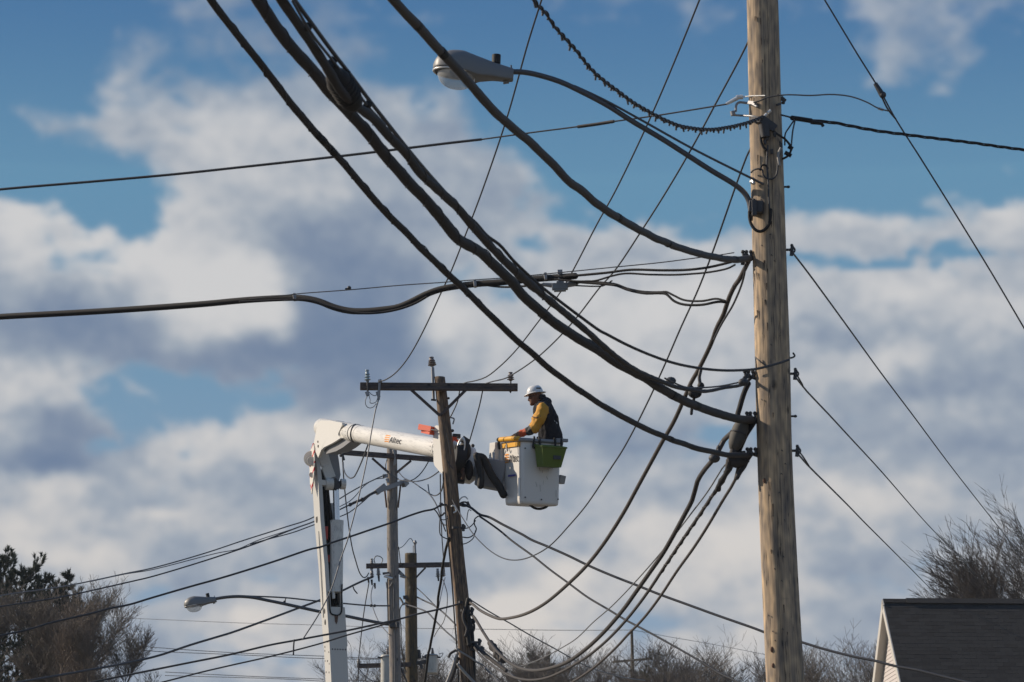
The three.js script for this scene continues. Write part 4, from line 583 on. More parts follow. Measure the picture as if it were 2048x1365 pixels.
    caps.push([K(0.02, 0.005, 0.03 * out), K(0.05, 0.028, 0.055 * out), 0.014, 0.011], [K(0.05, 0.028, 0.055 * out), K(0.078, 0.05, 0.046 * out), 0.011, 0.009]);
    return (p) => { let d = 9; caps.forEach((c, i) => { d = smin(d, cap(p, c), i < 3 ? 0.02 : 0.004); }); return d; };
  }
  const colour = (g, pick) => { const p = g.attributes.position, c = new Float32Array(p.count * 3), q = V(0, 0, 0); for (let i = 0; i < p.count; i++) { q.fromBufferAttribute(p, i); const k = pick(q); c[i * 3] = k[0]; c[i * 3 + 1] = k[1]; c[i * 3 + 2] = k[2]; } g.setAttribute('color', new THREE.BufferAttribute(c, 3)); return g; };
  const bodyG = colour(field(V(hip.x - 0.85, floor.y - 0.06, hip.z - 0.95), 1.9, 120, bodyF), (q) => { let best = 9, k = 'vest'; for (const b of bones) { const d = cap(q, b); if (d < best) { best = d; k = b[4]; } } return hue[k]; });
  const headG = colour(field(hc.clone().add(V(-0.2, -0.22, -0.2)), 0.4, 84, headF), () => hue.skin);
  const hn = [];
  for (const [x, y, dz, s] of [[1037, 868.5, 0.12, 1], [1037, 869.5, -0.1, -1]]) { const w = J(x, y, dz), dir = V(-0.94, -0.28, -0.1 * s).normalize(), dn = V(-0.28, -0.95, 0).normalize(); hn.push(colour(field(w.clone().add(V(-0.16, -0.12, -0.11)), 0.22, 70, hand(w, dir, dn, s)), () => hue.glove)); }
  const skinMat = std(C(1, 1, 1), 0.75); skinMat.vertexColors = true;
  part('body', mergeGeometries([bodyG, headG, ...hn]), skinMat, person);
  const hat = []; for (let j = 0; j <= 12; j++) { const a = j / 12 * Math.PI / 2; hat.push(Array.from({ length: 40 }, (_, i) => { const g = -i / 40 * Math.PI * 2, k = Math.max(0.004, Math.cos(a) ** 0.75), ridge = Math.abs(Math.sin(g)) < 0.25 && j > 2 && j < 12 ? 0.006 : 0; return H(-0.012 + 0.132 * k * Math.cos(g), 0.066 + (0.128 + ridge) * Math.sin(a), 0.108 * k * Math.sin(g)); })); }
  const hatT = part('hard_hat', smooth(hull(hat)), std(C(0.7, 0.71, 0.72), 0.35), person);
  part('brim', smooth(hull([[1.0, 0.075], [1.12, 0.062], [1.1, 0.056], [0.98, 0.062]].map(([k, y]) => Array.from({ length: 40 }, (_, i) => { const g = -i / 40 * Math.PI * 2, f = Math.max(0, Math.cos(g)) ** 2, bk2 = Math.max(0, -Math.cos(g)) ** 6; return H(-0.012 + (0.134 * k + (k > 1.05 ? 0.035 * f + 0.03 * bk2 : 0)) * Math.cos(g), y - (k > 1.05 ? 0.014 * f : 0), 0.11 * k * Math.sin(g)); }))) ), std(C(0.7, 0.71, 0.72), 0.35), hatT);
  part('hat_decal', bar(H(-0.04, 0.125, 0.098), H(-0.11, 0.12, 0.072), 0.022, 0.008, hy), M.wireDark, hatT);
  part('safety_glasses', merge([0.03, -0.03].map((s) => bar(H(0.094, 0.012, s - 0.024), H(0.094, 0.012, s + 0.024), 0.03, 0.008)).concat([bar(H(0.09, 0.014, 0.06), H(0, 0.016, 0.08), 0.008, 0.006)])), M.black, person);
  part('hood', field(J(1088, 806).add(V(-0.25, -0.25, -0.25)), 0.5, 60, (p) => { let d = 9; for (const [x, y, z, r] of [[1084, 809, 0.1, 0.05], [1091, 806, 0.07, 0.062], [1095, 805, 0, 0.07], [1091, 806, -0.07, 0.062], [1084, 809, -0.1, 0.05], [1075, 813, 0.07, 0.035], [1075, 813, -0.07, 0.035], [1086, 797, 0, 0.06], [1084, 795, 0.05, 0.045]]) d = smin(d, p.distanceTo(J(x, y, z)) - r, 0.04); return d + 0.008 * wrinkle(p.x * 20, p.y * 20, p.z * 20); }), std(C(0.018, 0.018, 0.026), 0.95), person);
  part('vest', field(V(hip.x - 0.6, hip.y - 0.15, hip.z - 0.55), 1.1, 90, (p) => { let d = 9; for (const b of bones) if (b[4] === 'vest') d = smin(d, cap(p, b), 0.05); d = smin(d, cap(p, [J(1101, 870), J(1104, 884), 0.17, 0.165]), 0.05); return Math.max(d - 0.012, Math.abs(p.z - hip.z) - 0.205) + 0.01 * wrinkle(p.x * 13, p.y * 8, p.z * 13); }), std(C(0.012, 0.012, 0.017), 0.95), person);
  part('harness', merge([tube([J(1098, 818, 0.1), J(1106, 838, 0.12), J(1113, 858, 0.13), J(1117, 878, 0.12)], 0.02), tube([J(1097, 818, -0.08), J(1107, 840, -0.05), J(1112, 858, 0.02)], 0.02), bar(J(1108, 833, 0.06), J(1113, 839, 0.06), 0.08, 0.06), tube([J(1112, 838, 0.06), J(1114, 850, 0.09), J(1111, 866, 0.12), J(1110, 880, 0.14)], 0.014)]), M.black, person);
  part('buckle', merge([bar(J(1107, 842, 0.13), J(1109, 845, 0.13), 0.03, 0.02), bar(J(1112, 845, 0.1), J(1113, 849, 0.1), 0.03, 0.02), bar(J(1068, 873, 0.24), J(1070, 879, 0.24), 0.03, 0.02)]), M.bright, person);
  part('sleeve_strap', tube([J(1065, 834, 0.29), J(1073, 836, 0.345), J(1081, 833, 0.35)], 0.008), M.rusty, person);
}

// ---------------------------------------------------------------- cables and wires
// `w` is the width in photograph pixels at the first point's depth
function wire(name, label, text, d0, d1, w, mat, group, category) { return solid(name, tube(line(text, d0, d1), pxm(w, d0) / 2), M[mat], label, category ?? (name === 'cable' ? 'cable' : 'wire'), group); }
function helix(pts, r, R, pitch, phase = 0) {                 // a strand wound round a path
  const c = new THREE.CatmullRomCurve3(pts, false, 'centripetal'), L = c.getLength(), n = Math.ceil(L / pitch * 10), f = c.computeFrenetFrames(n, false), out = [];
  for (let i = 0; i <= n; i++) { const q = c.getPointAt(i / n), a = i / 10 * Math.PI * 2 + phase; out.push(q.addScaledVector(f.normals[i], Math.cos(a) * R).addScaledVector(f.binormals[i], Math.sin(a) * R)); }
  return new THREE.TubeGeometry(new THREE.CatmullRomCurve3(out), n * 2, r, 6);
}
const noteCable = (o) => o;

// heavy cables from the near pole up and over the camera
function ties(text, d0, d1, w, marks) {                       // tape wraps and clips along a cable, as its own pieces
  const c = new THREE.CatmullRomCurve3(line(text, d0, d1), false, 'centripetal'), r = pxm(w, d0) / 2;
  return marks.map((t, i) => { const a = c.getPointAt(t), b = c.getPointAt(Math.min(1, t + 0.004 + 0.003 * (i % 3))); return cyl(a, b, r * 1.06, r * 1.05, 12); });
}
function heavy(label, text, d0, d1, w, mat, seed) {            // a sheathed cable with the small bends, swellings and tape of long use
  const t = thing('cable', label, 'cable'), c = new THREE.CatmullRomCurve3(line(text, d0, d1), false, 'centripetal'), n = 420, g = new THREE.TubeGeometry(c, n, 1, 12), p = g.attributes.position, R0 = pxm(w, d0) / 2, R = rng(seed);
  for (let i = 0; i <= n; i++) { const q = c.getPointAt(i / n), k = i / n, r = R0 * (1 + 0.03 * noiseA(k * 45, seed, 0) + 0.025 * noiseB(k * 150, seed, 3)), ox = 0.003 * noiseA(k * 20, seed, 8), oy = 0.004 * noiseB(k * 16, seed, 4); for (let j = 0; j <= 12; j++) { const a = i * 13 + j; p.setXYZ(a, q.x + ox + (p.getX(a) - q.x) * r, q.y + oy + (p.getY(a) - q.y) * r, q.z + (p.getZ(a) - q.z) * r); } }
  g.computeVertexNormals();
  part('sheath', g, M[mat], t);
  if (mat === 'cable') part('lashing', helix(c.getPoints(120).slice(0, 60), 0.0035, R0 * 1.02, 0.3), M.wireDark, t);
  for (const geo of ties(text, d0, d1, w, Array.from({ length: 5 }, () => 0.05 + 0.9 * R()))) part('tape_wrap', geo, M.rubber, t);
  return t;
}
heavy('lowest thick brown cable sweeping from the top left to the lowest near pole clamp', '398,-38 423,0 462.7,54 527.7,138 604,235 677,316 735,383 778,432 812,466 875,528 920,571 967,617 1012,661 1040,687 1100,738 1150,775 1200,807.5 1250,837 1325,872 1375,891 1425,904 1462,910.5 1500,910', 16, DN, 16.5, 'cable', 34);
heavy('thickest black cable left of the lashed one, ending at the clamp above the splice', '490,-40 517,0 572,82 630,149 656,181 690,216 725,254 778,320 827,376 857,407 890,446 912,474 933,489 962,505 984,526 1007,548 1025,566 1043,588 1075,618 1112,648 1150,673 1188,695 1228,722 1250,735 1288,755 1313,772 1362,799 1425,824 1475,838 1504,841', 15, DN, 27, 'cable', 84);
{
  const t = thing('cable', 'thick dark cable lashed under a steel strand, with a splice case near its top', 'cable');
  const main = line('540,-36 563,0 604,60 636,108 658,143 681,181 709,209 747,238 778,273 810,305 839,345 874,378 915,416 940,446 975,486 1008,521 1040,551 1063,571 1095,598 1138,633 1175,664 1212,697 1250,727 1278,744 1325,764 1350,774 1382,780 1412,783 1450,776 1487,769 1502,757', 14.5, DN);
  const Rm = pxm(21, 15) / 2, c = new THREE.CatmullRomCurve3(main, false, 'centripetal');
  const n = 400, tg = new THREE.TubeGeometry(c, n, 1, 10), pos = tg.attributes.position;
  for (let i = 0; i <= n; i++) { const q = c.getPointAt(i / n), k = i / n, r = (k < 0.3 ? Rm : Rm * (1 - 0.5 * Math.min(1, (k - 0.3) / 0.6))) * (1 + 0.07 * noiseA(k * 60, 0, 1) + (k > 0.36 && k < 0.5 ? 0.22 * Math.max(0, noiseB(k * 34, 3, 0)) : 0)); for (let j = 0; j <= 10; j++) { const a = i * 11 + j; pos.setXYZ(a, q.x + (pos.getX(a) - q.x) * r, q.y + (pos.getY(a) - q.y) * r, q.z + (pos.getZ(a) - q.z) * r); } }
  tg.computeVertexNormals();
  part('sheath', tg, M.cable, t);
  part('strand', tube(line('565,-38 589,0 623,47 667,107 702,152 740,203 773,245 815,298 850,340 900,396 940,440', 14.45, 18.6), 0.012), M.wireDark, t);
  part('strand', tube(line('585,2 620,63 664,120 705,172 735,212 770,250', 14.5, 16.4), 0.008), M.wireDark, t);
  part('lashing', helix(main.slice(7, 19), 0.004, Rm, 0.3), M.wireDark, t);
  const a = P(655, 128, 15.35), b = P(711, 214, 15.7), ab = b.clone().sub(a), L = ab.length(), prof = [[0.001, 0], [0.03, 0.01], [0.042, 0.05], [0.045, 0.22], [0.058, 0.28], [0.067, 0.38], [0.069, 0.74], [0.062, 0.88], [0.045, 0.97], [0.001, 1]];
  const g = new THREE.LatheGeometry(prof.map(([x, y]) => new THREE.Vector2(x, y * L)), 24); g.applyQuaternion(new THREE.Quaternion().setFromUnitVectors(V(0, 1, 0), ab.clone().normalize())); g.translate(a.x, a.y, a.z);
  const sc = part('splice_case', g, M.rubber, t);
  part('ribs', merge([0.42, 0.5, 0.58, 0.66, 0.74].map((k) => new THREE.TorusGeometry(0.068, 0.006, 6, 24).applyQuaternion(new THREE.Quaternion().setFromUnitVectors(V(0, 0, 1), ab.clone().normalize())).translate(...a.clone().addScaledVector(ab, k).toArray()))), M.rubber, sc);
  for (const [x, y, d] of [[617, 54, 14.9], [737, 209, 16], [667, 122, 15.5], [693, 147, 15.6]]) part('strand_clamp', merge([bar(P(x - 6, y - 4, d), P(x + 6, y + 2, d), 0.03, 0.03), ball(P(x - 5, y + 2, d), 0.018)]), M.black, t);
  for (const [x, y] of [[1342, 762], [1487, 765]]) part('strand_clamp', merge([ball(P(x, y, 23.5), 0.035, 1.2, 0.9, 0.9), bar(P(x - 5, y, 23.5), P(x + 6, y + 4, 23.5), 0.03, 0.04)]), M.darkSteel, t);
  part('strand', tube(line('1330,757 1342,763 1372,775 1400,776 1440,773 1480,765', 22.5, 24.8), 0.007), M.wireDark, t);
}
wire('wire', 'steel strand leaving the lashed cable to cross the front of the near pole', '938,434 955,450 972,470 1000,491 1025,520 1056,550 1082,573 1112,597 1157,631 1200,662 1212,668 1250,688 1300,710 1350,727 1400,737 1450,741.5 1500,740 1515,738 1554,728 1578,720', 18.4, DN - 0.19, 7, 'cable');
heavy('thick brown cable from the top edge across the near lamp to the highest clamp', '762,-34 788,0 843,60 890,112 940,168 997,231 1053,279 1104,327 1134,359 1160,379 1185,400 1212,420 1250,443 1288,465 1338,488 1375,501 1412,511 1440,516.5 1476,519.5 1500,517', 15.5, DN, 21.5, 'cableGrey', 7);
wire('cable', 'brown cable from the highest clamp curving down left to the leaning pole', '1497,524 1489,540 1480,558 1470,572 1457,600 1448,628 1433,658 1425,682 1400,735 1382,767 1370,795 1350,840 1325,884 1300,930 1275,976 1250,1022 1212,1082 1175,1130 1137,1168 1100,1200 1075,1217 1050,1229 1025,1236 1000,1238.5 978,1231 958,1220 946,1210 938,1205', DN, D2, 10, 'wireBrown');
wire('wire', 'thin wire beside the brown cable just below the highest clamp of the near pole', '1491,530 1489,549 1482,574 1466,611 1454,631 1440,655 1428,680', DN - 0.03, 26.5, 4.5, 'wireDark');
wire('cable', 'black bent cable drooping from the splice to the leaning pole, leftmost of three', '1475,855 1462,868 1449,880 1436,902 1427,919 1409,941 1394,966 1386,997 1370,1029 1349,1068 1326,1108 1304,1140 1270,1188 1250,1216 1212,1261 1173,1298 1134,1325 1095,1338.5 1066,1342 1040,1337 1017,1325 1001,1311 985,1293 965,1263 950,1238 943,1230', DN, D2, 10.5, 'cable');
{
  const t = thing('cable', 'lumpy black cable between the two others from the splice to the leaning pole', 'cable');
  const pts = line('1472,922 1456,937 1443,964 1421,998 1398,1033 1374,1068 1349,1105 1323,1144 1298,1182 1261,1231 1222,1274 1183,1308 1154,1327 1124,1344 1095,1356 1066,1361 1037,1358 1009,1347 982,1330 959,1310 946,1292', DN, D2);
  part('sheath', tube(pts, pxm(7.5, DN) / 2), M.cable, t);
  part('lashing', helix(pts.slice(0, 8), 0.005, pxm(7.5, DN) / 2, 0.35), M.cable, t);
  const s = line('1466,926 1458,938 1450,952 1444,962 1438,972 1436,980', DN, 25.6); part('sleeve', merge(s.slice(0, 5).map((p, i) => cyl(p, s[i + 1], 0.022 + 0.008 * (i % 2), 0.028 - 0.008 * (i % 2)))), M.black, t);
}
wire('cable', 'thinner smooth cable on the right of the three going down from the splice', '1478,930 1476,945 1470,962 1447,1000 1417,1051 1388,1096 1355,1142 1320,1195 1292,1232 1273,1253 1257,1269 1240,1288 1219,1309 1188,1336 1150,1362 1100,1388 1040,1400 990,1392 950,1376', DN, D2, 6.5, 'wireBrown');
wire('wire', 'faint grey wire crossing behind the three drooping cables', '1466,920 1452,928 1417,982 1378,1034 1327,1100 1275,1160 1225,1212 1187,1245 1154,1277 1119,1299 1076,1321 1045,1332 1015,1337', DN + 0.3, 44, 3.2, 'wireGrey');
// splice on the near pole and the hardware about it
{
  const t = thing('splice_case', 'grey egg shaped cable splice case hanging beside the near pole', 'splice case');
  const a = P(1489, 836, DN - 0.05), b = P(1466, 902, DN - 0.05), ab = b.clone().sub(a), L = ab.length();
  const g = new THREE.LatheGeometry([[0.001, 0], [0.03, 0.0], [0.05, 0.12], [0.068, 0.32], [0.07, 0.6], [0.058, 0.82], [0.035, 0.97], [0.001, 1]].map(([x, y]) => new THREE.Vector2(x, y * L)), 28); g.applyQuaternion(new THREE.Quaternion().setFromUnitVectors(V(0, 1, 0), ab.clone().normalize())); g.translate(a.x, a.y, a.z);
  part('case', g, std(C(0.085, 0.08, 0.072), 0.75), t);
  part('band', new THREE.TorusGeometry(0.071, 0.007, 8, 30).applyQuaternion(new THREE.Quaternion().setFromUnitVectors(V(0, 0, 1), ab.clone().normalize())).translate(...a.clone().addScaledVector(ab, 0.48).toArray()), M.darkSteel, t);
  part('neck', merge([cyl(P(1468, 898, DN - 0.05), P(1466, 915, DN - 0.05), 0.03, 0.04), bar(P(1455, 918, DN), P(1492, 912, DN), 0.075, 0.1), cyl(P(1460, 922, DN), P(1455, 938, DN), 0.035, 0.02), ball(P(1476, 924, DN), 0.07, 1.1, 0.8, 0.8)]), M.cable, t);
}
wire('cable', 'short black riser from the second clamp down to the splice case', '1497,768 1491,780 1485,797 1480,815 1476,830 1478,842', DN, DN - 0.02, 11, 'rubber');
wire('cable', 'short dark strap cable slanting from the third clamp down behind the splice case', '1509,842 1500,856 1491,870 1483,888 1477,902 1474,912', DN, DN, 13, 'rubber');
wire('cable', 'short dark tail cable hanging below the lowest clamp of the near pole', '1503,908 1496,918 1488,934 1480,945 1474,956', DN, DN, 10, 'cable');
{
  const t = thing('cable_clamp', 'black crossover clamp joining the cables left of the near pole', 'clamp'), d = 24.6;
  part('body', merge([ball(P(1390, 787, d), 0.045, 1.3, 1, 0.9), bar(P(1378, 775, d), P(1396, 792, d), 0.05, 0.07), ball(P(1402, 772, d), 0.03), cyl(P(1398, 790, d), P(1401, 768, d), 0.022)]), M.black, t);
  part('tail', tube(line('1389,795 1386,806 1384,818 1383,828', d, d), 0.013), M.rubber, t);
  part('tail', tube(line('1401,770 1399,755 1402,740', d, d), 0.015), M.wireDark, t);
  const e = 25.1; part('coupling', merge([ball(P(1429, 917, e), 0.045, 1.1, 0.9, 1), cyl(P(1436, 905, e), P(1447, 884, e), 0.02), ball(P(1438, 896, e), 0.022)]), M.darkSteel, t);
}
// power lines from the leaning pole up to the head of the near pole
wire('power_line', 'steep thin power line from the left end of the leaning crossarm to the top', '759,763 766,762 771,760 788,749 806,730 825,702 850,655 882,586 902,543 932,467 965,380 1015,232 1056,86 1083,0 1130,-150 1226,-540', A2, DN, 2.6, 'wireDark');
wire('power_line', 'middle thin power line from the leaning crossarm to the top edge', '925,768 934,765 946,763 972,754.5 999,734 1032,701 1075,646 1120,586 1143,547 1195,447 1232,380 1307,222 1399,0 1440,-110 1522,-620', A2, DN - 0.1, 2.6, 'wireDark');
wire('power_line', 'right thin power line passing from the leaning crossarm behind the near pole', '970,768 985,763.5 1011,757 1034,744 1058,728 1080,711 1120,673 1157,631 1200,575 1231,540 1285,459 1335,380 1383,298 1434,203 1494,89 1560,-60 1768,-540', A2, DN - 0.1, 2.6, 'wireDark');
wire('wire', 'thin wire from the near pole swinging deep down to the leaning pole', '1502,296 1497,305 1475,363 1462,400 1425,506 1398,576 1360,660 1335,718 1295,806 1250,893 1220,940 1175,1008 1140,1050 1100,1092 1062,1114 1033,1121 1009,1118 984,1105 964,1088 945,1067 921,1030 904,1000', DN, D2 - 0.1, 4, 'wireDark');
wire('wire', 'wire hanging from the leaning crossarm to the winch at the boom tip', '965,783 960,807 954,830 947,855 938,886', A2, 47, 2.6, 'wireDark');
wire('wire', 'short wire hanging behind the right brace of the leaning pole', '919,783 915,803 908,820 899,838', D2 + 0.05, D2 + 0.1, 2.6, 'wireDark');
// service wire and telephone bundle to the left
{
  const t = thing('wire', 'nearly level black service wire from the left edge to the near pole', 'wire');
  part('insulated_run', tube(line('-40,384 0,379 200,362 350,348.5 477,335 667,314 826,295 900,286 962,279', 27.5, 26.1), pxm(5.4, 27) / 2), M.wireDark, t);
  part('bare_run', tube(line('960,279.5 1002,273.6 1078,263.4 1155,253.5 1228,243 1310,231.7 1390,219 1453,208.5', 26.1, DN), pxm(3.2, 26) / 2), M.wireBrown, t);
  part('sleeve', tube(line('1157,253.5 1190,249 1227,243', 25.7, 25.5), pxm(7, 25.6) / 2), M.wireBrown, t);
  part('grip', merge([cyl(P(1453, 208, DN), P(1474, 197, DN), 0.012, 0.018), cyl(P(1473, 195, DN), P(1486, 194, DN), 0.02)]), M.bright, t);
  part('bail', tube(line('1486,194 1505,192 1530,191.5', DN, DN - 0.17), 0.006), M.bright, t);
}
{
  const t = thing('cable', 'black telephone cable bundle with a slack loop, left edge to near pole', 'cable');
  part('bundle', tube(line('-40,637 0,634 200,623 400,609 500,600 587,596 612,597.5 640,604 665,614 695,621.5 725,623 762,620 795,615 820,605 850,590 875,580.5 900,575 950,568.5 1000,565 1075,558 1150,552.5', 28.5, 25.8), pxm(12.5, 28.5) / 2, 6, 10), M.rubber, t);
  part('strand', tube(line('480,604 587,600 620,601 650,611 690,622 725,627 765,625 800,618 830,607 858,591', 26.9, 26.4), pxm(5, 26) / 2), M.rubber, t);
  part('strand', tube(line('1130,553.5 1212,546 1262,540 1325,541 1375,540 1417,535 1456,526 1478,520', 25.8, DN), pxm(5.4, 25) / 2), M.rubber, t);
  part('strand', tube(line('1110,559 1140,562 1162,563 1190,562 1225,552 1250,547.5 1300,549.5 1350,550 1378,548.5 1417,545 1456,537 1470,530', 25.8, DN), pxm(4.2, 25) / 2), M.rubber, t);
  part('strand', tube(line('500,598.5 587,589 600,587.5 700,580 800,571 887,565 950,560 1010,556 1120,545.5 1225,535 1325,525 1394,516 1437,510.6 1468,505.7', 27, DN), pxm(2.2, 26) / 2), M.wireDark, t);
  for (const [x, y, d] of [[589, 595, 26.9], [950, 568, 26.2], [1091, 554, 25.9]]) part('spacer', bar(P(x - 3, y, d), P(x + 3, y - 0.6, d), 0.065, 0.07), M.steel, t);
  part('clip', merge([ball(P(698, 576.5, 26.7), 0.02), bar(P(690, 578.5, 26.7), P(697, 578, 26.7), 0.014, 0.02)]), M.wireDark, t);
}
{
  const t = thing('terminal_box', 'small grey cable terminal hanging below the telephone bundle', 'terminal box'), d = 25.85;
  part('housing', merge([bar(P(1104, 574, d), P(1136, 573, d), 0.055, 0.07), bar(P(1108, 580, d), P(1132, 579, d), 0.03, 0.06), bar(P(1113, 567, d), P(1128, 567, d), 0.03, 0.05)]), std(C(0.2, 0.22, 0.24), 0.6), t);
  part('hanger', merge([bar(P(1120, 543, d), P(1120, 566, d), 0.026, 0.03, V(0, 0, 1)), bar(P(1115, 545, d), P(1125, 544.5, d), 0.04, 0.04)]), M.steel, t);
  part('gland', merge([cyl(P(1085, 569, d), P(1104, 571, d), 0.016, 0.022), cyl(P(1136, 570, d), P(1156, 568.5, d), 0.024, 0.016)]), M.greyPlastic, t);
}
wire('cable', 'thin black lead from the bundle into the left side of the terminal', '968,570 984,572.5 1010,574.5 1050,572.5 1085,569', 26.2, 25.85, 4.4, 'rubber');
wire('cable', 'upper of two black drop leads from the terminal to the brown cable', '1150,568 1170,563 1200,565 1232,569 1255,577.5 1288,584 1325,584.5 1332,584 1347,591 1368,600.5 1404,602.5 1433,598 1450,602', 25.85, DN, 4.4, 'rubber');
wire('cable', 'lower thicker of two black drop leads from the terminal to the brown cable', '1125,560 1162,565 1200,568 1232,571.5 1255,580 1288,587 1320,587 1332,588.5 1349,603 1368,609.5 1404,610 1437,604 1452,605', 25.85, DN + 0.02, 5.2, 'rubber');
wire('cable', 'short slack lead under the terminal bundle ending beside its right gland', '1150,571.5 1170,572.5 1190,573 1206,572 1224,562', 25.85, 25.7, 3, 'rubber');
{
  const t = thing('cable', 'dark spiral wrapped cable sagging from the top edge to the fittings on the near pole', 'cable');
  const p = line('1040,-44 1062,-8 1074,10 1091,26 1107,51 1129,76 1155,105 1167,121 1186,143 1215,168 1237,184 1262,203 1294,222 1326,239 1358,252 1390,258 1421,260 1453,256 1485,249 1510,241 1526,234', 18, DN - 0.17);
  part('core', tube(p, pxm(4.6, DN) / 2), M.wireDark, t);
  part('strand', helix(p, pxm(3.4, DN) / 2, pxm(5.4, DN) / 2, 0.125), M.wireDark, t);
  part('tie_tail', merge(Array.from({ length: 34 }, (_, i) => { const q = new THREE.CatmullRomCurve3(p).getPointAt((i + 0.5) / 35); return cyl(q, q.clone().add(V(0.01 * Math.sin(i * 2.3), -0.032 - 0.01 * Math.sin(i * 1.7), -0.01)), 0.01, 0.007, 6); })), M.wireDark, t);
}
{
  const t = thing('cable', 'black twisted service cable leaving the near pole to the right edge', 'cable');
  const p = line('1588,237 1622,241 1670,246 1701,252 1749,261 1812,269.5 1876,277.5 1939,285 2003,294 2048,300 2090,306', DN, 28);
  for (const a of [0, 2.1, 4.2]) part('strand', helix(p, 0.0068, 0.0095, 0.75, a), M.rubber, t);
  part('dead_end', tube(line('1585,236 1600,238 1622,241.5', DN, DN), 0.022), M.rubber, t);
  part('tie', tube(line('1563,230 1575,233 1588,236.5', DN - 0.05, DN), 0.008), M.wireDark, t);
  part('connector', merge([cyl(P(1622, 244, DN), P(1645, 247, DN), 0.02, 0.016), cyl(P(1643, 246, DN), P(1647, 253, DN), 0.014)]), M.black, t);
}
{
  const t = thing('wire', 'dark guy strand slanting from the top edge to the right edge', 'wire');
  part('strand', tube(line('1618,-52 1650,0 1717,111 1760,180 1790,235 1844,320 1914,432 1985,548 2048,655 2080,710', 24, 25.5), 0.007), M.wireDark, t);
  part('grip', merge([cyl(P(1751, 167, 24.2), P(1765, 190, 24.2), 0.018, 0.026), ball(P(1766, 190, 24.2), 0.03)]), M.wireDark, t);
  part('tail', tube(line('1764,194 1776,218 1792,238', 24.2, 24.3), 0.008), M.wireDark, t);
}
{
  const t = thing('wire', 'thin black jumper arching from the near pole to the guy strand', 'wire');
  part('jumper', tube(line('1508,205 1519,202 1533,196 1545,193 1574,189.7 1622,191 1663,189 1701,193 1733,204 1758,217 1784,223.5', DN - 0.18, 24.3), pxm(3, DN) / 2), M.wireDark, t);
  part('connector', cyl(P(1757, 216.5, 24.4), P(1767, 220, 24.4), 0.012), M.bright, t);
}
for (const [label, text, d1, extra] of [
  ['uppermost of the three wires falling right from the near pole towards the house', '1581,500 1613,541 1652,594 1700,660 1760,743 1830,836 1900,930 1986,1040 2017,1079 2045,1118', 70, null],
  ['middle of the three wires falling right from the near pole towards the house', '1589,752 1613,782 1652,823 1700,875 1760,940 1848,1041 1897,1092 1917,1111 1950,1150', 88, '1591,745 1598,757 1606,771'],
  ['lowest of the three wires falling right from the near pole towards the house ridge', '1593,905 1613,928 1652,967 1700,1015 1724,1040 1767,1083 1814,1130 1862,1178 1890,1203', 88, '1594,899 1605,912 1618,932'],
]) { const t = thing('wire', label, 'wire'); part('strand', tube(line(text, DN, d1), 0.0085), M.wireDark, t); if (extra) part('grip', tube(line(extra, DN, DN + 0.3), 0.007), M.wireDark, t); }

// drops on the right of the leaning pole
wire('cable', 'upper black drop cable from the leaning pole passing behind the near pole to the house', '926,1009 943,1017 960,1030 978,1035 1005,1049.6 1045,1070 1062,1080 1092,1092.5 1137,1112.5 1175,1131 1225,1152.5 1275,1172 1320,1190 1375,1210 1437,1232.5 1510,1258 1531,1266 1602,1285 1648,1299 1707,1314 1748,1322 1790,1333 1838,1342 1886,1354 1960,1372', D2, 42, 5, 'wireDark');
wire('cable', 'lower black drop cable from the leaning pole to the bottom edge', '960,1034 980,1047.6 1001,1063 1021,1080 1037,1092 1065,1112 1100,1140 1137,1167 1175,1195 1217,1220 1250,1240 1288,1260 1323,1279 1364,1302 1405,1326 1437,1346 1478,1366 1520,1388', D2, 43, 4, 'wireDark');
wire('wire', 'thin wire from the bracket on the leaning pole down to the bare trees', '945,1203 970,1219 994,1233 1017,1245.7 1060,1271 1103,1294.5 1134,1312 1158,1326 1193,1341 1220,1349 1245,1356 1290,1362', D2, 58, 2.8, 'wireGrey');
wire('cable', 'dark cable crossing behind the leaning pole down to the bottom edge on its right', '834,1195 850,1203 867,1211 883,1223 897,1236 910,1249 928,1267 945,1283 968,1300 994,1320 1009,1339.5 1027,1353 1045,1368 1070,1388', D4, 66, 3.2, 'wireDark');
wire('cable', 'second dark cable from the dark pole passing behind the foot of the leaning pole', '799,1197 807,1208 820,1212 835,1217 855,1226 871,1243 891,1263 910,1280 928,1302 945,1319 965,1332 984,1351 998,1366 1015,1384', D4 - 0.15, 66, 3, 'wireDark');
wire('wire', 'thin wire from the top of the dark pole to the cables right of it', '834,1177 848,1190 861,1203 876,1218', D4 - 0.1, D4 - 1, 2, 'wireDark');
wire('wire', 'pale wire slanting across the foot of the leaning pole', '914,1300 925,1307 939,1315 955,1326 966,1332', D2 - 0.18, D2 - 0.1, 4, 'wirePale');
wire('cable', 'pale grey cable slanting to the bottom edge across the foot of the leaning pole', '916,1330 925,1341 936,1353 948,1366 965,1385', D2 - 0.2, D2 - 0.2, 6, 'wirePale');
wire('cable', 'grey guy guard leaning left at the foot of the leaning pole', '915,1308 909,1324 904,1340 897,1358 886,1385', D2 - 0.12, D2 - 0.12, 6, 'wirePale');
wire('cable', 'dark guy guard beside the pale one at the foot of the leaning pole', '915,1318 911,1334 906,1350 899,1366 891,1385', D2 - 0.05, D2 - 0.05, 7.5, 'cableGrey');
wire('cable', 'short curved cable end on the left side of the leaning pole near its foot', '898,1314 900,1309 905,1305 911,1302 917,1300', D2 - 0.1, D2 - 0.1, 5.5, 'cableGrey');
wire('cable', 'pale cable sleeve right of the leaning pole foot drooping to the bottom', '950,1290 962,1302 978,1316 996,1330 1012,1342', D2 - 0.05, 46, 8, 'cableGrey');
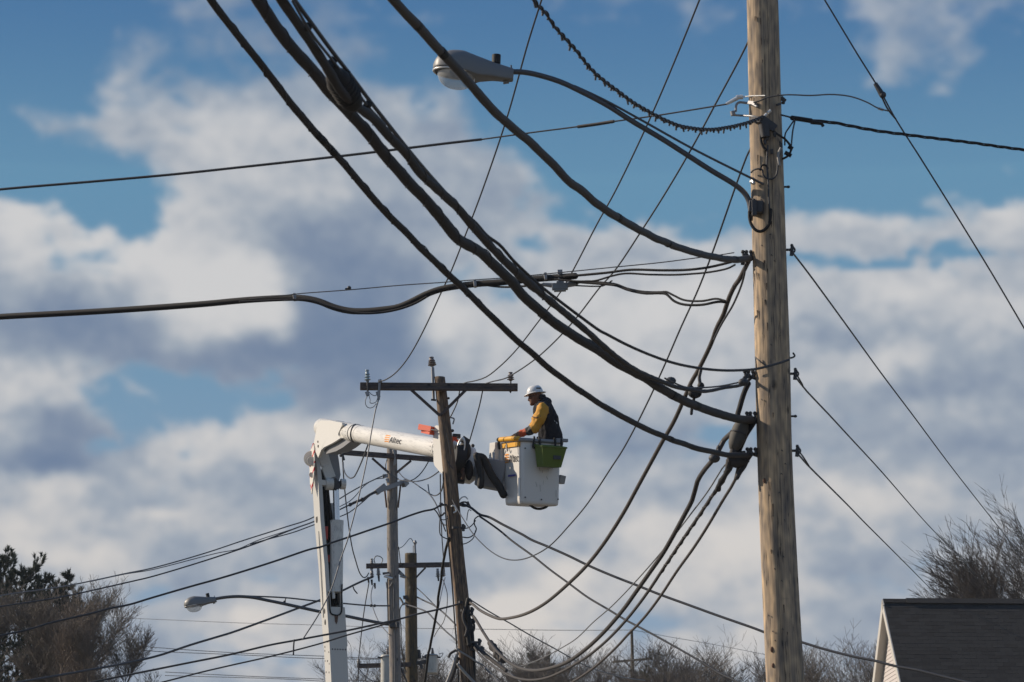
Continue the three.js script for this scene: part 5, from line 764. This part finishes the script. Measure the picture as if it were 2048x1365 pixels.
{
  const t = thing('splice_case', 'ragged dark splice wrap on the cable right of the leaning pole foot', 'splice case');
  const s = line('981,1287 986,1295 991,1303 996,1311 1001,1317 1007,1321', 46.1, 45.6); part('wrap', merge(s.slice(0, 5).map((p, i) => cyl(p, s[i + 1], 0.045 + 0.025 * (i % 2), 0.06 - 0.02 * (i % 2), 10))), M.cable, t);
  part('tie', merge([ball(s[0], 0.05), ball(s[3], 0.075), bar(s[2], s[4], 0.13, 0.06)]), M.rubber, t);
}
// tangle of leads about the leaning pole
for (const [label, text, d0, d1, w, mat] of [
  ['slack lead hanging in a double curve right of the leaning pole, upper tangle', '964,1031 955,1034 949,1040 949,1050 952.5,1058 949,1068 942,1074 935,1076 926,1075', D2, D2, 2.6, 'wireDark'],
  ['short slack lead looping back to the upper right side of the leaning pole', '951,1042 944,1051 938,1055.5 931,1057.5 924,1057.5', D2, D2 - 0.05, 2.2, 'wireDark'],
  ['grey slack lead curving under the tangle right of the leaning pole', '951,1062 947,1076 940,1083 933,1087 926,1089', D2, D2, 2.2, 'wireGrey'],
  ['short thick lead running from the white coil down to the black drop cables', '936,1004 940,1012 946,1021', D2, D2, 2.4, 'wireDark'],
  ['thin grey lead with a hooked top right of the leaning pole', '942,1022 938,1020 936,1024 934,1036 933.5,1041', D2, D2, 1.8, 'wireGrey'],
  ['lead curving from the wavy black wire down the left side of the leaning pole', '867,1018 874,1026 880,1038 886,1050 889,1058 891,1063', D2, D2 - 0.05, 2.6, 'wireDark'],
  ['long slack lead loop left of the leaning pole ending on its side', '880,1036 879,1056 880,1068 883,1073 895,1079', D2 - 0.1, D2 - 0.1, 2.4, 'wireDark'],
  ['short dark stub lead beside the vertical lead left of the leaning pole', '880,1032 884,1031 888,1027', D2 - 0.1, D2 - 0.1, 4, 'wireDark'],
  ['tiny level lead touching the left side of the leaning pole', '882,1040 890,1040 896,1036', D2 - 0.12, D2 - 0.14, 2, 'wireDark'],
]) wire('lead', label, text, d0, d1, w, mat, null, 'lead');
wire('lead', 'long straight lead from the boom tip down to the dark crossarm', '880.5,950 881,990 882,1032 884,1078 887,1118 889,1145', 47.5, 60, 2.6, 'wireDark', null, 'lead');
wire('cable', 'crooked black cable hanging left of the leaning pole down to the transformer', '897.5,1077 895,1087 892,1097 889,1112 886,1128 883,1146 882.5,1158 878,1184 876,1198 875.5,1212 871,1237 866,1264 862,1283 859,1300 857,1306 853,1338 849,1366 845,1390', D2 - 0.08, 50, 5.4, 'rubber');
wire('lead', 'thin lead curving from the dark crossarm down beside the crooked black cable', '886,1160 890,1172 894,1186 894.5,1204 892,1226 886,1246 876,1260 868,1274', 60, 60, 1.8, 'wireGrey', null, 'lead');
wire('lead', 'thin straight lead slanting between the dark crossarm and the crooked black cable', '890,1156 886,1172 881,1196 876,1222', 60, 58, 1.8, 'wireGrey', null, 'lead');
// from the grey pole
wire('wire', 'wire arching from the grey pole over to the leaning pole', '797,944 803,952 810,958 822,963 837,973 862,993 876,1018 884,1046 894,1052', D3 - 0.15, D2, 2, 'wireDark');
wire('wire', 'slack wire from the boom tip back to the bracket of the grey pole', '877,944 866,952 856,957.5 837,963 815,963 795,960', 48, D3 - 0.1, 2.8, 'wireDark');
wire('wire', 'wire from the hidden end of the grey crossarm down to its bracket', '859,920 847,940 837,952 826,960 812,964', D3 - 0.2, D3 - 0.1, 2.2, 'wireDark');
wire('wire', 'short hanging wire loop between the grey pole and the leaning pole', '856,970 858,985 863,990 870,992 878,988 884,979 887,964', 56, D2 + 0.1, 2.4, 'wireDark');
wire('wire', 'topmost of the thin wires running left from the grey pole to the pine tops', '772,950 757,956 724,972 681,997 626,1035.5 567,1056 487,1081.5 407,1108 300,1138 250,1148 200,1159 141,1171 100,1178 33,1187 -30,1198', D3 - 0.15, 62, 2.6, 'wireGrey');
wire('wire', 'thin wire joining its neighbour midway on the left of the boom', '768,957 748,960 724,976 713,990 698,1004 681,1013 626,1044 594,1056 514,1082 475,1099 434,1107 300,1141 250,1149 180,1164', D3 - 0.15, 62, 1.8, 'wireGrey');
{
  const t = thing('cable', 'lashed dark cable from the grey pole bracket running left behind the boom', 'cable');
  const p = line('758,981 740,990 724,1000 713,1004 700,1010 681,1019 626,1044.5 594,1056 514,1087 407,1123 300,1155 266,1163 200,1178 127,1194 67,1204 0,1214 -30,1219', D3 - 0.35, 61);
  part('strand', tube(p, pxm(2.8, D3) / 2), M.wireDark, t);
  part('grip', tube(p.slice(0, 5), pxm(5.5, D3) / 2), M.wireBrown, t);
  part('sleeve', merge([ball(p[2], 0.05), ball(p[4], 0.045)]), M.darkSteel, t);
}
wire('wire', 'lowest thin wire of the group running left from the grey pole bracket', '756,985 741,991 726,1004 699,1025 682,1033 626,1051 588,1065 544,1077 500,1089', D3 - 0.35, 64, 2.2, 'wireDark');
wire('wire', 'wavy black wire crossing before the boom from leaning pole to left edge', '884,1008 876,1014 867,1019 847,1023 816,1033 785,1045 744,1059 697,1075 662,1086.6 640,1095 621,1099 554,1121.6 500,1139 434,1159 380,1174 301,1197 258,1210 215,1218.6 193,1225 150,1235 97,1247.6 54,1260.5 0,1272 -30,1279', D2 - 0.1, 43, 4, 'wireDark');
wire('cable', 'dark cable from the dark crossarm running down left below the small street lamp', '745,1155 738,1157.5 720,1165 705,1172 690,1179.5 637,1202 594,1218 527,1243 460,1267 440,1273 380,1291 317,1312 258,1326 150,1346 64,1361 -10,1374', D4 - 0.3, 64, 4.2, 'wireDark');
wire('wire', 'curled wire end hanging from the cable left of the dark crossarm', '706,1175 708,1180 711,1184 714,1187.5', D4 - 0.8, D4 - 0.8, 2.6, 'wireDark');
wire('cable', 'grey cable crossing low before the boom from leaning pole to bottom left', '925,1206 910,1211 871,1221 835,1229 799,1239 750,1250 690,1263 640,1272.5 589,1282 540,1291 460,1310 380,1326 300,1342 230,1356 150,1372', D2 - 0.1, 43, 4, 'cableGrey');
wire('cable', 'lower grey cable in front of the boom below its twin', '800,1240 761,1252 730,1261 690,1272.5 637,1289 540,1314 460,1332 400,1346 330,1364 280,1376', 45.9, 43.5, 3.2, 'cableGrey');
wire('lead', 'short cable stub hanging straight down left of the lower boom', '588,1281 587,1292 586.5,1310', 44.6, 44.6, 3.2, 'wireDark', null, 'lead');
wire('wire', 'wire from the leaning crossarm down across the boom to the low grey cable', '757,797 756,803 751,820 746,846 742,868 735,912 728,947 715,1004 701,1058 695,1080 683,1114 662,1180 638,1228 605,1280', A2 - 0.06, 44.8, 2.6, 'wireGrey');
wire('wire', 'slack loop of wire from the grey crossarm end up to the boom', '686,925 687,938 691,949 697,955.5 702,957 708,954 713,946 723,924 731,903 737,888 742,878', D3 - 0.26, 55, 2.6, 'wireDark');
wire('wire', 'long slack wire from the grey crossarm down to the dark crossarm', '684.5,915 687.7,963 693,1017 699,1066 705,1100 710,1118 720,1148 727,1156 732,1155 737,1147', D3 - 0.26, D4 - 0.3, 2.6, 'wireDark');
wire('wire', 'straight thin wire from the dark crossarm down to the small insulator', '738,1164 728,1223 720,1291 717,1322 716,1366 716,1385', D4 - 0.3, D4 - 0.3, 2.2, 'wireDark');
wire('wire', 'bowed thin wire from the dark crossarm to the lamp bracket', '746,1172 742.5,1185 742,1200 748,1223 760,1249 778,1270', D4 - 0.3, D3 - 0.1, 2, 'wireGrey');
wire('wire', 'thin wire from the small insulator sagging to the pale transformer', '719,1340 728,1351 740,1360 758,1367', D4 - 0.3, D4 - 0.4, 1.8, 'wireGrey');
wire('wire', 'little wire from the grey pole curling to the pin of the dark pole', '797,1098 806,1093 813,1085 818,1079 822,1078 826,1084 828,1088', D3, D4, 1.6, 'wireDark');
wire('wire', 'thin wire down the right side of the grey pole to the dark crossarm', '797,1095 799,1112 801,1130', D3, D4 - 0.3, 2, 'wireDark');
wire('wire', 'slack lead running down the right side of the grey pole to the transformer bracket', '800,1196 806,1207 800,1218 802,1260 802,1290 805,1310 808,1330 812,1345', D3, D4 - 0.2, 2.4, 'wireDark');
wire('cable', 'pair of grey leads low between the grey pole and the dark pole', '803,1340 807,1350 812,1362 814,1375', D3 + 0.1, D3 + 0.1, 4, 'cableGrey');
// far lines
wire('power_line', 'faint far line from the left woods to the top of the small distant pole', '225,1236 300,1239 487,1247 637,1251 803,1257 910,1258.5 1017,1260 1134,1261.5 1263,1261', 260, D5, 1.0, 'wireFar');
wire('power_line', 'faint far line falling right from the top of the small distant pole', '1264,1261 1300,1267 1338,1274.5 1400,1285 1470,1298 1545,1313', D5, 230, 1.0, 'wireFar');
wire('power_line', 'faint far line falling right from the insulators of the small distant pole', '1300,1306 1348,1316 1368,1322 1410,1330', D5, 210, 1.1, 'wireFar');
for (const [label, text] of [['upper of the paired far lines left of the lower boom', '270,1292 300,1295 460,1306 640,1313 769,1318 870,1318'], ['lower of the paired far lines left of the lower boom', '280,1301 300,1303 487,1311 640,1318 769,1319.5 880,1321'], ['upper of the lowest far lines near the bottom left', '330,1345 487,1353 640,1359 770,1364'], ['lowest far line near the bottom left corner', '330,1352 567,1359 640,1363 720,1368']]) wire('power_line', label, text, 210, 200, 1.4, 'wireFar');

// ---------------------------------------------------------------- house
{
  const t = thing('house', 'gabled house with dark shingles and cream trim at the bottom right', 'house');
  const D = 80, apex = P(1766.7, 1201, D), r = V(Math.cos(3 * DEG), 0, -Math.sin(3 * DEG)), g = V(Math.sin(3 * DEG), 0, Math.cos(3 * DEG)), up = V(0, 1, 0);
  const pit = 47 * DEG, sl = g.clone().multiplyScalar(Math.cos(pit)).addScaledVector(up, -Math.sin(pit)), sn = g.clone().multiplyScalar(Math.sin(pit)).addScaledVector(up, Math.cos(pit));   // down the near slope, out of it
  const bl = g.clone().multiplyScalar(-Math.cos(pit)).addScaledVector(up, -Math.sin(pit)), bn = g.clone().multiplyScalar(-Math.sin(pit)).addScaledVector(up, Math.cos(pit));
  const LEN = 14, SL = 7.2, at = (a, s, o, q = sl, n = sn) => apex.clone().addScaledVector(r, a).addScaledVector(q, s).addScaledVector(n, o);
  const box = (a0, a1, s0, s1, o0, o1, q = sl, n = sn) => hull([[at(a0, s0, o0, q, n), at(a1, s0, o0, q, n), at(a1, s1, o0, q, n), at(a0, s1, o0, q, n)], [at(a0, s0, o1, q, n), at(a1, s0, o1, q, n), at(a1, s1, o1, q, n), at(a0, s1, o1, q, n)]]);
  const n = createNoise2D(rng(71)), sh = [0, 1, 2, 3].map((i) => std(C(0.04 + 0.004 * i, 0.038 + 0.004 * i, 0.037 + 0.004 * i), 1, 0, { map: dataTex(64, 64, () => { const v = 190 + Math.random() * 65; return [v, v, v]; }) }));
  const roof = part('roof', merge([box(0, LEN, 0, SL, -0.06, -0.001), box(0, LEN, 0, SL, -0.06, 0.01, bl, bn)]), sh[1], t);
  // shingles course by course: one by one where the photograph shows them, the rest in one piece
  const R = rng(73), exp = 0.15, wid = 0.33, rest = []; let made = 0;
  for (let k = 0; k * exp < SL - 0.2; k++) for (let a = -(k % 2) * wid / 2; a < LEN - 0.05; a += wid) {
    const a0 = Math.max(0, a) + 0.004, a1 = Math.min(LEN, a + wid) - 0.004, s0 = k * exp, s1 = s0 + exp + 0.004 * R(), lift = 0.003 + 0.003 * R();
    const geo = hull([[at(a0, s0, 0.0005), at(a1, s0, 0.0005), at(a1, s1, 0.0005), at(a0, s1, 0.0005)], [at(a0, s0, 0.003), at(a1, s0, 0.003), at(a1, s1, lift), at(a0, s1, lift)]]);
    if (a < 3.9 && made < 300 && s1 < 3.7) { part('shingle', geo, sh[Math.floor(R() * 4)], roof); made++; } else rest.push(geo);
  }
  part('shingle_courses', merge(rest), sh[1], roof).userData.kind = 'stuff';
  part('ridge_cap', merge([box(0, LEN, -0.02, 0.14, 0.022, 0.035), box(0, LEN, -0.02, 0.14, 0.022, 0.035, bl, bn)]), sh[0], roof);
  part('ridge_vent', merge([box(0.62, LEN, -0.03, 0.17, 0.036, 0.055), box(0.62, LEN, -0.03, 0.17, 0.036, 0.055, bl, bn)]), sh[1], roof);
  // trim: barge boards and soffits of both rakes
  const cream = std(C(0.5, 0.48, 0.44), 0.6), wall = std(C(0.52, 0.48, 0.46), 0.7);
  part('barge_board', box(-0.03, 0.0, -0.02, SL, -0.24, 0.0, bl, bn), cream, t);
  part('barge_board', box(-0.03, 0.0, -0.02, SL, -0.2, 0.0), cream, t);
  part('soffit', box(0, 0.2, 0.02, SL, -0.2, -0.18, bl, bn), cream, t);
  part('soffit', box(0, 0.2, 0.02, SL, -0.2, -0.18), cream, t);
  // walls: gable with clapboards one above another
  const eave = SL - 0.5, half = eave * Math.cos(pit), drop = eave * Math.sin(pit), base = apex.y - drop;
  const wp = (a, w, y) => V(0, 0, 0).copy(apex).addScaledVector(r, a).addScaledVector(g, w).setY(y);
  const wallSet = (a0, a1) => hull([[wp(a0, -half, -0.3), wp(a0, half, -0.3), wp(a0, half, base), wp(a0, 0, apex.y - 0.3), wp(a0, -half, base)], [wp(a1, -half, -0.3), wp(a1, half, -0.3), wp(a1, half, base), wp(a1, 0, apex.y - 0.3), wp(a1, -half, base)]]);
  const body = part('wall', wallSet(0.21, LEN - 0.4), wall, t);
  const slope = Math.tan(pit);
  for (let k = 0; k < 46; k++) {
    const y1 = apex.y - 0.35 - k * 0.105, y0 = y1 - 0.112, w0 = Math.min(half, (apex.y - 0.3 - y0) / slope), w1 = Math.min(half, (apex.y - 0.3 - y1) / slope); if (w1 < 0.05) continue;
    part('clapboard', hull([[wp(0.208, -w0, y0), wp(0.208, w0, y0), wp(0.208, w1, y1), wp(0.208, -w1, y1)], [wp(0.19, -w0, y0), wp(0.19, w0, y0), wp(0.204, w1, y1), wp(0.204, -w1, y1)]]), wall, body);
  }
}

// ---------------------------------------------------------------- trees
class Sticks {                                                // many thin tapering sticks in one mesh
  constructor() { this.p = []; this.n = []; }
  add(a, b, r0, r1, sides = 3) {
    const d = b.clone().sub(a).normalize(), x = Math.abs(d.y) > 0.95 ? V(1, 0, 0) : V(0, 1, 0).cross(d).normalize(), y = d.clone().cross(x);
    for (let i = 0; i < sides; i++) {
      const g = i / sides * 6.2832, h = (i + 1) / sides * 6.2832, u = x.clone().multiplyScalar(Math.cos(g)).addScaledVector(y, Math.sin(g)), v = x.clone().multiplyScalar(Math.cos(h)).addScaledVector(y, Math.sin(h));
      const A = a.clone().addScaledVector(u, r0), B = a.clone().addScaledVector(v, r0), Cc = b.clone().addScaledVector(v, r1), D = b.clone().addScaledVector(u, r1);
      for (const [q, m] of [[A, u], [B, v], [Cc, v], [A, u], [Cc, v], [D, u]]) { this.p.push(q.x, q.y, q.z); this.n.push(m.x, m.y, m.z); }
    }
  }
  tri(a, b, c) { const m = b.clone().sub(a).cross(c.clone().sub(a)).normalize(); for (const q of [a, b, c]) { this.p.push(q.x, q.y, q.z); this.n.push(m.x, m.y, m.z); } }
  geo() { const g = new THREE.BufferGeometry(); g.setAttribute('position', new THREE.Float32BufferAttribute(this.p, 3)); g.setAttribute('normal', new THREE.Float32BufferAttribute(this.n, 3)); return g; }
}
const barkM = [std(C(0.13, 0.114, 0.1), 0.95), std(C(0.15, 0.13, 0.11), 0.95), std(C(0.095, 0.083, 0.077), 0.95), std(C(0.16, 0.13, 0.108), 0.95)];
// a leafless tree whose highest twigs reach (x, y) in the photograph
function bareTree(label, group, x, y, d, o = {}) {
  const { seed = 1, spread = 0.3, lean = 0, thick = 0.0045, dense = 1, levels = 4, mat = 0, forks = 5, wander = 0.25, clear = 0.35, reach = 0.36 } = o;
  const R = rng(seed * 977 + 5), top = P(x, y, d), H = top.y, t = thing('bare_tree', label, 'bare tree', group), trunk = new Sticks(), crown = new Sticks();
  const g = (s) => (R() + R() + R() - 1.5) * s;
  const foot = V(top.x - lean * H * 0.6, -0.3, top.z);
  function grow(a, dir, len, r, lv) {
    let p = a.clone(), dd = dir.clone(); const n = lv === 0 ? 8 : lv === 1 ? 6 : lv === 2 ? 4 : lv === 3 ? 2 : 1, bag = lv < 2 ? trunk : crown;
    for (let i = 0; i < n; i++) {
      const q = p.clone().addScaledVector(dd, len / n), ra = Math.max(thick * 0.7, r * (1 - 0.8 * i / n)), rb = Math.max(thick * 0.6, r * (1 - 0.8 * (i + 1) / n));
      bag.add(p, q, ra, rb, lv === 0 ? 8 : lv === 1 ? 5 : 3);
      const t0 = (i + 1) / n;
      if (lv < levels && (lv > 0 || t0 > clear)) {
        const k = lv === 0 ? forks * dense / 2.4 : (lv === 1 ? 2.6 : lv === 2 ? 2.6 : 2.2) * dense;
        for (let j = 0; j < Math.floor(k + R()); j++) {
          const side = V(g(1), 0, g(1)).normalize(), nd = dd.clone().multiplyScalar(0.75 + R() * 0.3).addScaledVector(side, 0.35 + spread * (lv === 0 ? 1.4 : 1) * (0.5 + R())).add(V(lean * 0.9, 0.18, 0)).normalize();
          grow(q.clone(), nd, len * (lv === 0 ? reach * (1 - 0.45 * t0) : 0.5) * (0.6 + 0.6 * R()), rb * 0.62, lv + 1);
        }
      }
      p = q; dd.add(V(g(wander), g(wander * 0.5) + 0.06, g(wander))).normalize();
    }
  }
  const dir = V(lean, 1, 0).normalize();
  grow(foot, dir, H * 0.86, 0.17 * H / 15, 0);
  // bring the highest twig to the height read off the photograph
  const ys = []; for (const s of [trunk, crown]) for (let i = 1; i < s.p.length; i += 18) ys.push(s.p[i]); ys.sort((a, b) => a - b); const hi = ys[Math.floor(ys.length * 0.9988)];
  const k = (H + 0.3) / (hi + 0.3);
  for (const s of [trunk, crown]) for (let i = 0; i < s.p.length; i += 3) { s.p[i] = foot.x + (s.p[i] - foot.x) * k; s.p[i + 1] = -0.3 + (s.p[i + 1] + 0.3) * k; s.p[i + 2] = foot.z + (s.p[i + 2] - foot.z) * k; }
  // the fine twigs far below the frame are thinned out
  const low = P(x, 1365, d).y - 0.8, keepP = [], keepN = [], R2 = rng(seed + 7);
  for (let i = 0; i < crown.p.length; i += 54) if (crown.p[i + 1] > low || R2() < 0.04) for (let j = i; j < i + 54; j++) { keepP.push(crown.p[j]); keepN.push(crown.n[j]); }
  crown.p = keepP; crown.n = keepN;
  part('trunk', trunk.geo(), barkM[mat], t); part('crown', crown.geo(), barkM[mat], t);
  return t;
}
M.needle = std(C(0.034, 0.05, 0.03), 0.85); M.needleDry = std(C(0.05, 0.055, 0.03), 0.9);
// an evergreen: whorls of upswept limbs with tufts of needles
function pine(label, x, y, d, o = {}) {
  const { seed = 1, width = 0.2, group, dead = 0 } = o, R = rng(seed * 131 + 9), top = P(x, y, d), H = top.y, t = thing('pine_tree', label, 'pine tree', group), trunk = new Sticks(), leaf = new Sticks();
  const foot = V(top.x, -0.3, top.z); let p = foot.clone();
  for (let i = 1; i <= 12; i++) { const q = foot.clone().lerp(top, i / 12).add(V((R() - 0.5) * 0.1, 0, 0)); trunk.add(p, q, 0.2 * (1 - (i - 1) / 12.5), 0.2 * (1 - i / 12.5), 7); p = q; }
  const tuft = (c, dir, s) => { for (let j = 0; j < 26; j++) { const v = dir.clone().multiplyScalar(0.9).add(V(R() - 0.5, R() - 0.4, R() - 0.5).multiplyScalar(1.5)).normalize(), a = c.clone().addScaledVector(dir, (R() - 0.6) * s * 0.8), b = a.clone().addScaledVector(v, s * (0.7 + 0.5 * R())), w = v.clone().cross(V(R() - 0.5, R() - 0.5, R() - 0.5)).normalize().multiplyScalar(s * 0.12); leaf.tri(a.clone().add(w), a.clone().sub(w), b); } };
  tuft(top, V(0, 1, 0), 0.22);
  for (let h = 0.985; h > 0.55; h -= 0.02) {
    const c = foot.clone().lerp(top, h), reach = H * width * Math.min(1, (1 - h) * 7 + 0.2 * R());
    for (let j = 0; j < 5; j++) {
      const a = R() * 6.2832, dir = V(Math.cos(a), 0.45 + 0.4 * R(), Math.sin(a)).normalize(), L = reach * (0.5 + 0.6 * R());
      let q = c.clone(), dd = dir.clone(); const m = 4;
      for (let i = 0; i < m; i++) { const e = q.clone().addScaledVector(dd, L / m); trunk.add(q, e, 0.022 * (1 - i / m) + 0.006, 0.022 * (1 - (i + 1) / m) + 0.006); if (i > 0 || L < 0.6) { tuft(e, dd, 0.2); if (L > 0.8) for (let s = 0; s < 2; s++) { const sd = dd.clone().add(V(R() - 0.5, 0.35 + 0.3 * R(), R() - 0.5).multiplyScalar(1.5)).normalize(), f = e.clone().addScaledVector(sd, 0.35 + 0.2 * R()); trunk.add(e, f, 0.012, 0.008); tuft(f, sd, 0.2); } } q = e; dd.add(V(0, 0.12, 0)).normalize(); }
    }
  }
  part('trunk', trunk.geo(), barkM[2], t); part('crown', leaf.geo(), M.needle, t);
}
pine('dark green pine top at the left edge above the brown trees', 6, 1118, 128, { seed: 3, width: 0.13 });
pine('dark green pine top just right of the tallest one on the left', 42, 1138, 129, { seed: 4, width: 0.1 });
pine('small green pine top poking out left of the forked one in the left woods', 90, 1152, 127, { seed: 5, width: 0.08 });
pine('green pine top with an upright leader farthest right in the left woods', 137, 1147, 127, { seed: 6, width: 0.08 });
const leftT = [[-60, 1176, 112, { seed: 1, mat: 1 }], [-15, 1172, 116, { seed: 2, mat: 1 }], [35, 1176, 110, { seed: 3, mat: 0 }], [75, 1172, 114, { seed: 4, mat: 1 }], [118, 1182, 110, { seed: 9, mat: 1 }], [150, 1186, 118, { seed: 5, mat: 0 }]];
const leftL = ['dense grey-brown leafless tree cut by the left edge', 'dense leafless tree second from the left edge, under the tallest pine', 'dense leafless tree left of the small pine top', 'dense leafless tree below the forked pine top', 'leafless tree below the upright pine leader', 'upright leafless tree just right of the pine tops'];
leftT.forEach(([x, y, d, o], i) => bareTree(leftL[i], null, x, y, d, { reach: 0.2, spread: 0.34, thick: 0.0085, levels: 4, forks: 8, clear: 0.4, dense: 1.08, wander: 0.2, ...o }));
bareTree('rounded leafless tree nearest the small street lamp', null, 205, 1180, 106, { seed: 6, mat: 0, reach: 0.24, spread: 0.3, thick: 0.0085, dense: 0.95, forks: 8, clear: 0.45, wander: 0.16 });
bareTree('low leafless tree at the right end of the left woods', null, 268, 1200, 108, { seed: 7, mat: 3, reach: 0.26, spread: 0.3, thick: 0.0085, dense: 0.95, forks: 8, clear: 0.45, wander: 0.16 });
bareTree('small leafless bush tree at the far right of the left woods', null, 306, 1240, 108, { seed: 18, mat: 0, reach: 0.22, spread: 0.28, thick: 0.008, dense: 1.0, forks: 8, clear: 0.45, wander: 0.16 });
// behind the house
bareTree('large bare tree with fanned twigs behind the house ridge', null, 1990, 1078, 105, { seed: 21, mat: 2, lean: -0.4, reach: 0.36, spread: 0.28, thick: 0.0085, dense: 1.15, forks: 9, wander: 0.13, clear: 0.5 });
bareTree('tall bare tree behind the house cut by the right edge', null, 2085, 1040, 104, { seed: 22, mat: 2, lean: -0.34, reach: 0.36, spread: 0.28, thick: 0.0085, dense: 1.15, forks: 9, wander: 0.13, clear: 0.5 });
bareTree('low bare tree with spread twigs at the left end of the house ridge', null, 2010, 1130, 103, { seed: 23, mat: 0, lean: -0.36, reach: 0.3, spread: 0.26, thick: 0.008, dense: 0.95, forks: 6, wander: 0.15, clear: 0.5 });
// right of the near pole
bareTree('spreading bare tree just right of the near pole at the bottom', null, 1668, 1268, 120, { seed: 31, mat: 2, spread: 0.4, thick: 0.009, dense: 0.95, forks: 7, clear: 0.45 });
bareTree('upright bare tree left of the house gable', null, 1712, 1262, 122, { seed: 32, mat: 2, spread: 0.26, thick: 0.009, dense: 0.95, forks: 7, clear: 0.45 });
bareTree('low bare tree filling the gap between the near pole and the gable', null, 1640, 1290, 118, { seed: 33, mat: 0, spread: 0.42, thick: 0.009, dense: 1.1, forks: 8, clear: 0.45 });
bareTree('bare tree whose twigs end against the house gable', null, 1745, 1262, 124, { seed: 34, mat: 2, spread: 0.26, thick: 0.009, dense: 0.9, forks: 7, clear: 0.45 });
// the row along the bottom edge
const ROW = 'bare trees in the row along the bottom edge';
Array.from({ length: 46 }, (_, i) => [836 + i * 17.4 + 7 * Math.sin(i * 2.7), 1315 + 8 * Math.sin(i * 1.9) + (i % 7 === 2 ? -12 : 0) + (i < 5 ? 22 : 0)]).forEach(([x, y], i) => bareTree('bare brown tree in the row of trees along the bottom edge', ROW, x, y, 138 + (i * 7) % 16, { seed: 40 + i, mat: [0, 2, 1, 0][i % 4], reach: 0.28, spread: 0.34, thick: 0.009, dense: 0.95, forks: 7, clear: 0.5, wander: 0.24 }));
pine('dark evergreen low behind the drooping cables right of the leaning pole', 1066, 1310, 150, { seed: 51, width: 0.06 });
pine('dark evergreen with a broad top below the drooping cables', 1098, 1312, 152, { seed: 52, width: 0.07 });
pine('dark evergreen just right of the small distant pole', 1290, 1346, 150, { seed: 53, width: 0.1 });
pine('low dark evergreen farther right of the small distant pole', 1322, 1356, 150, { seed: 54, width: 0.1 });

renderer.render(scene, camera);
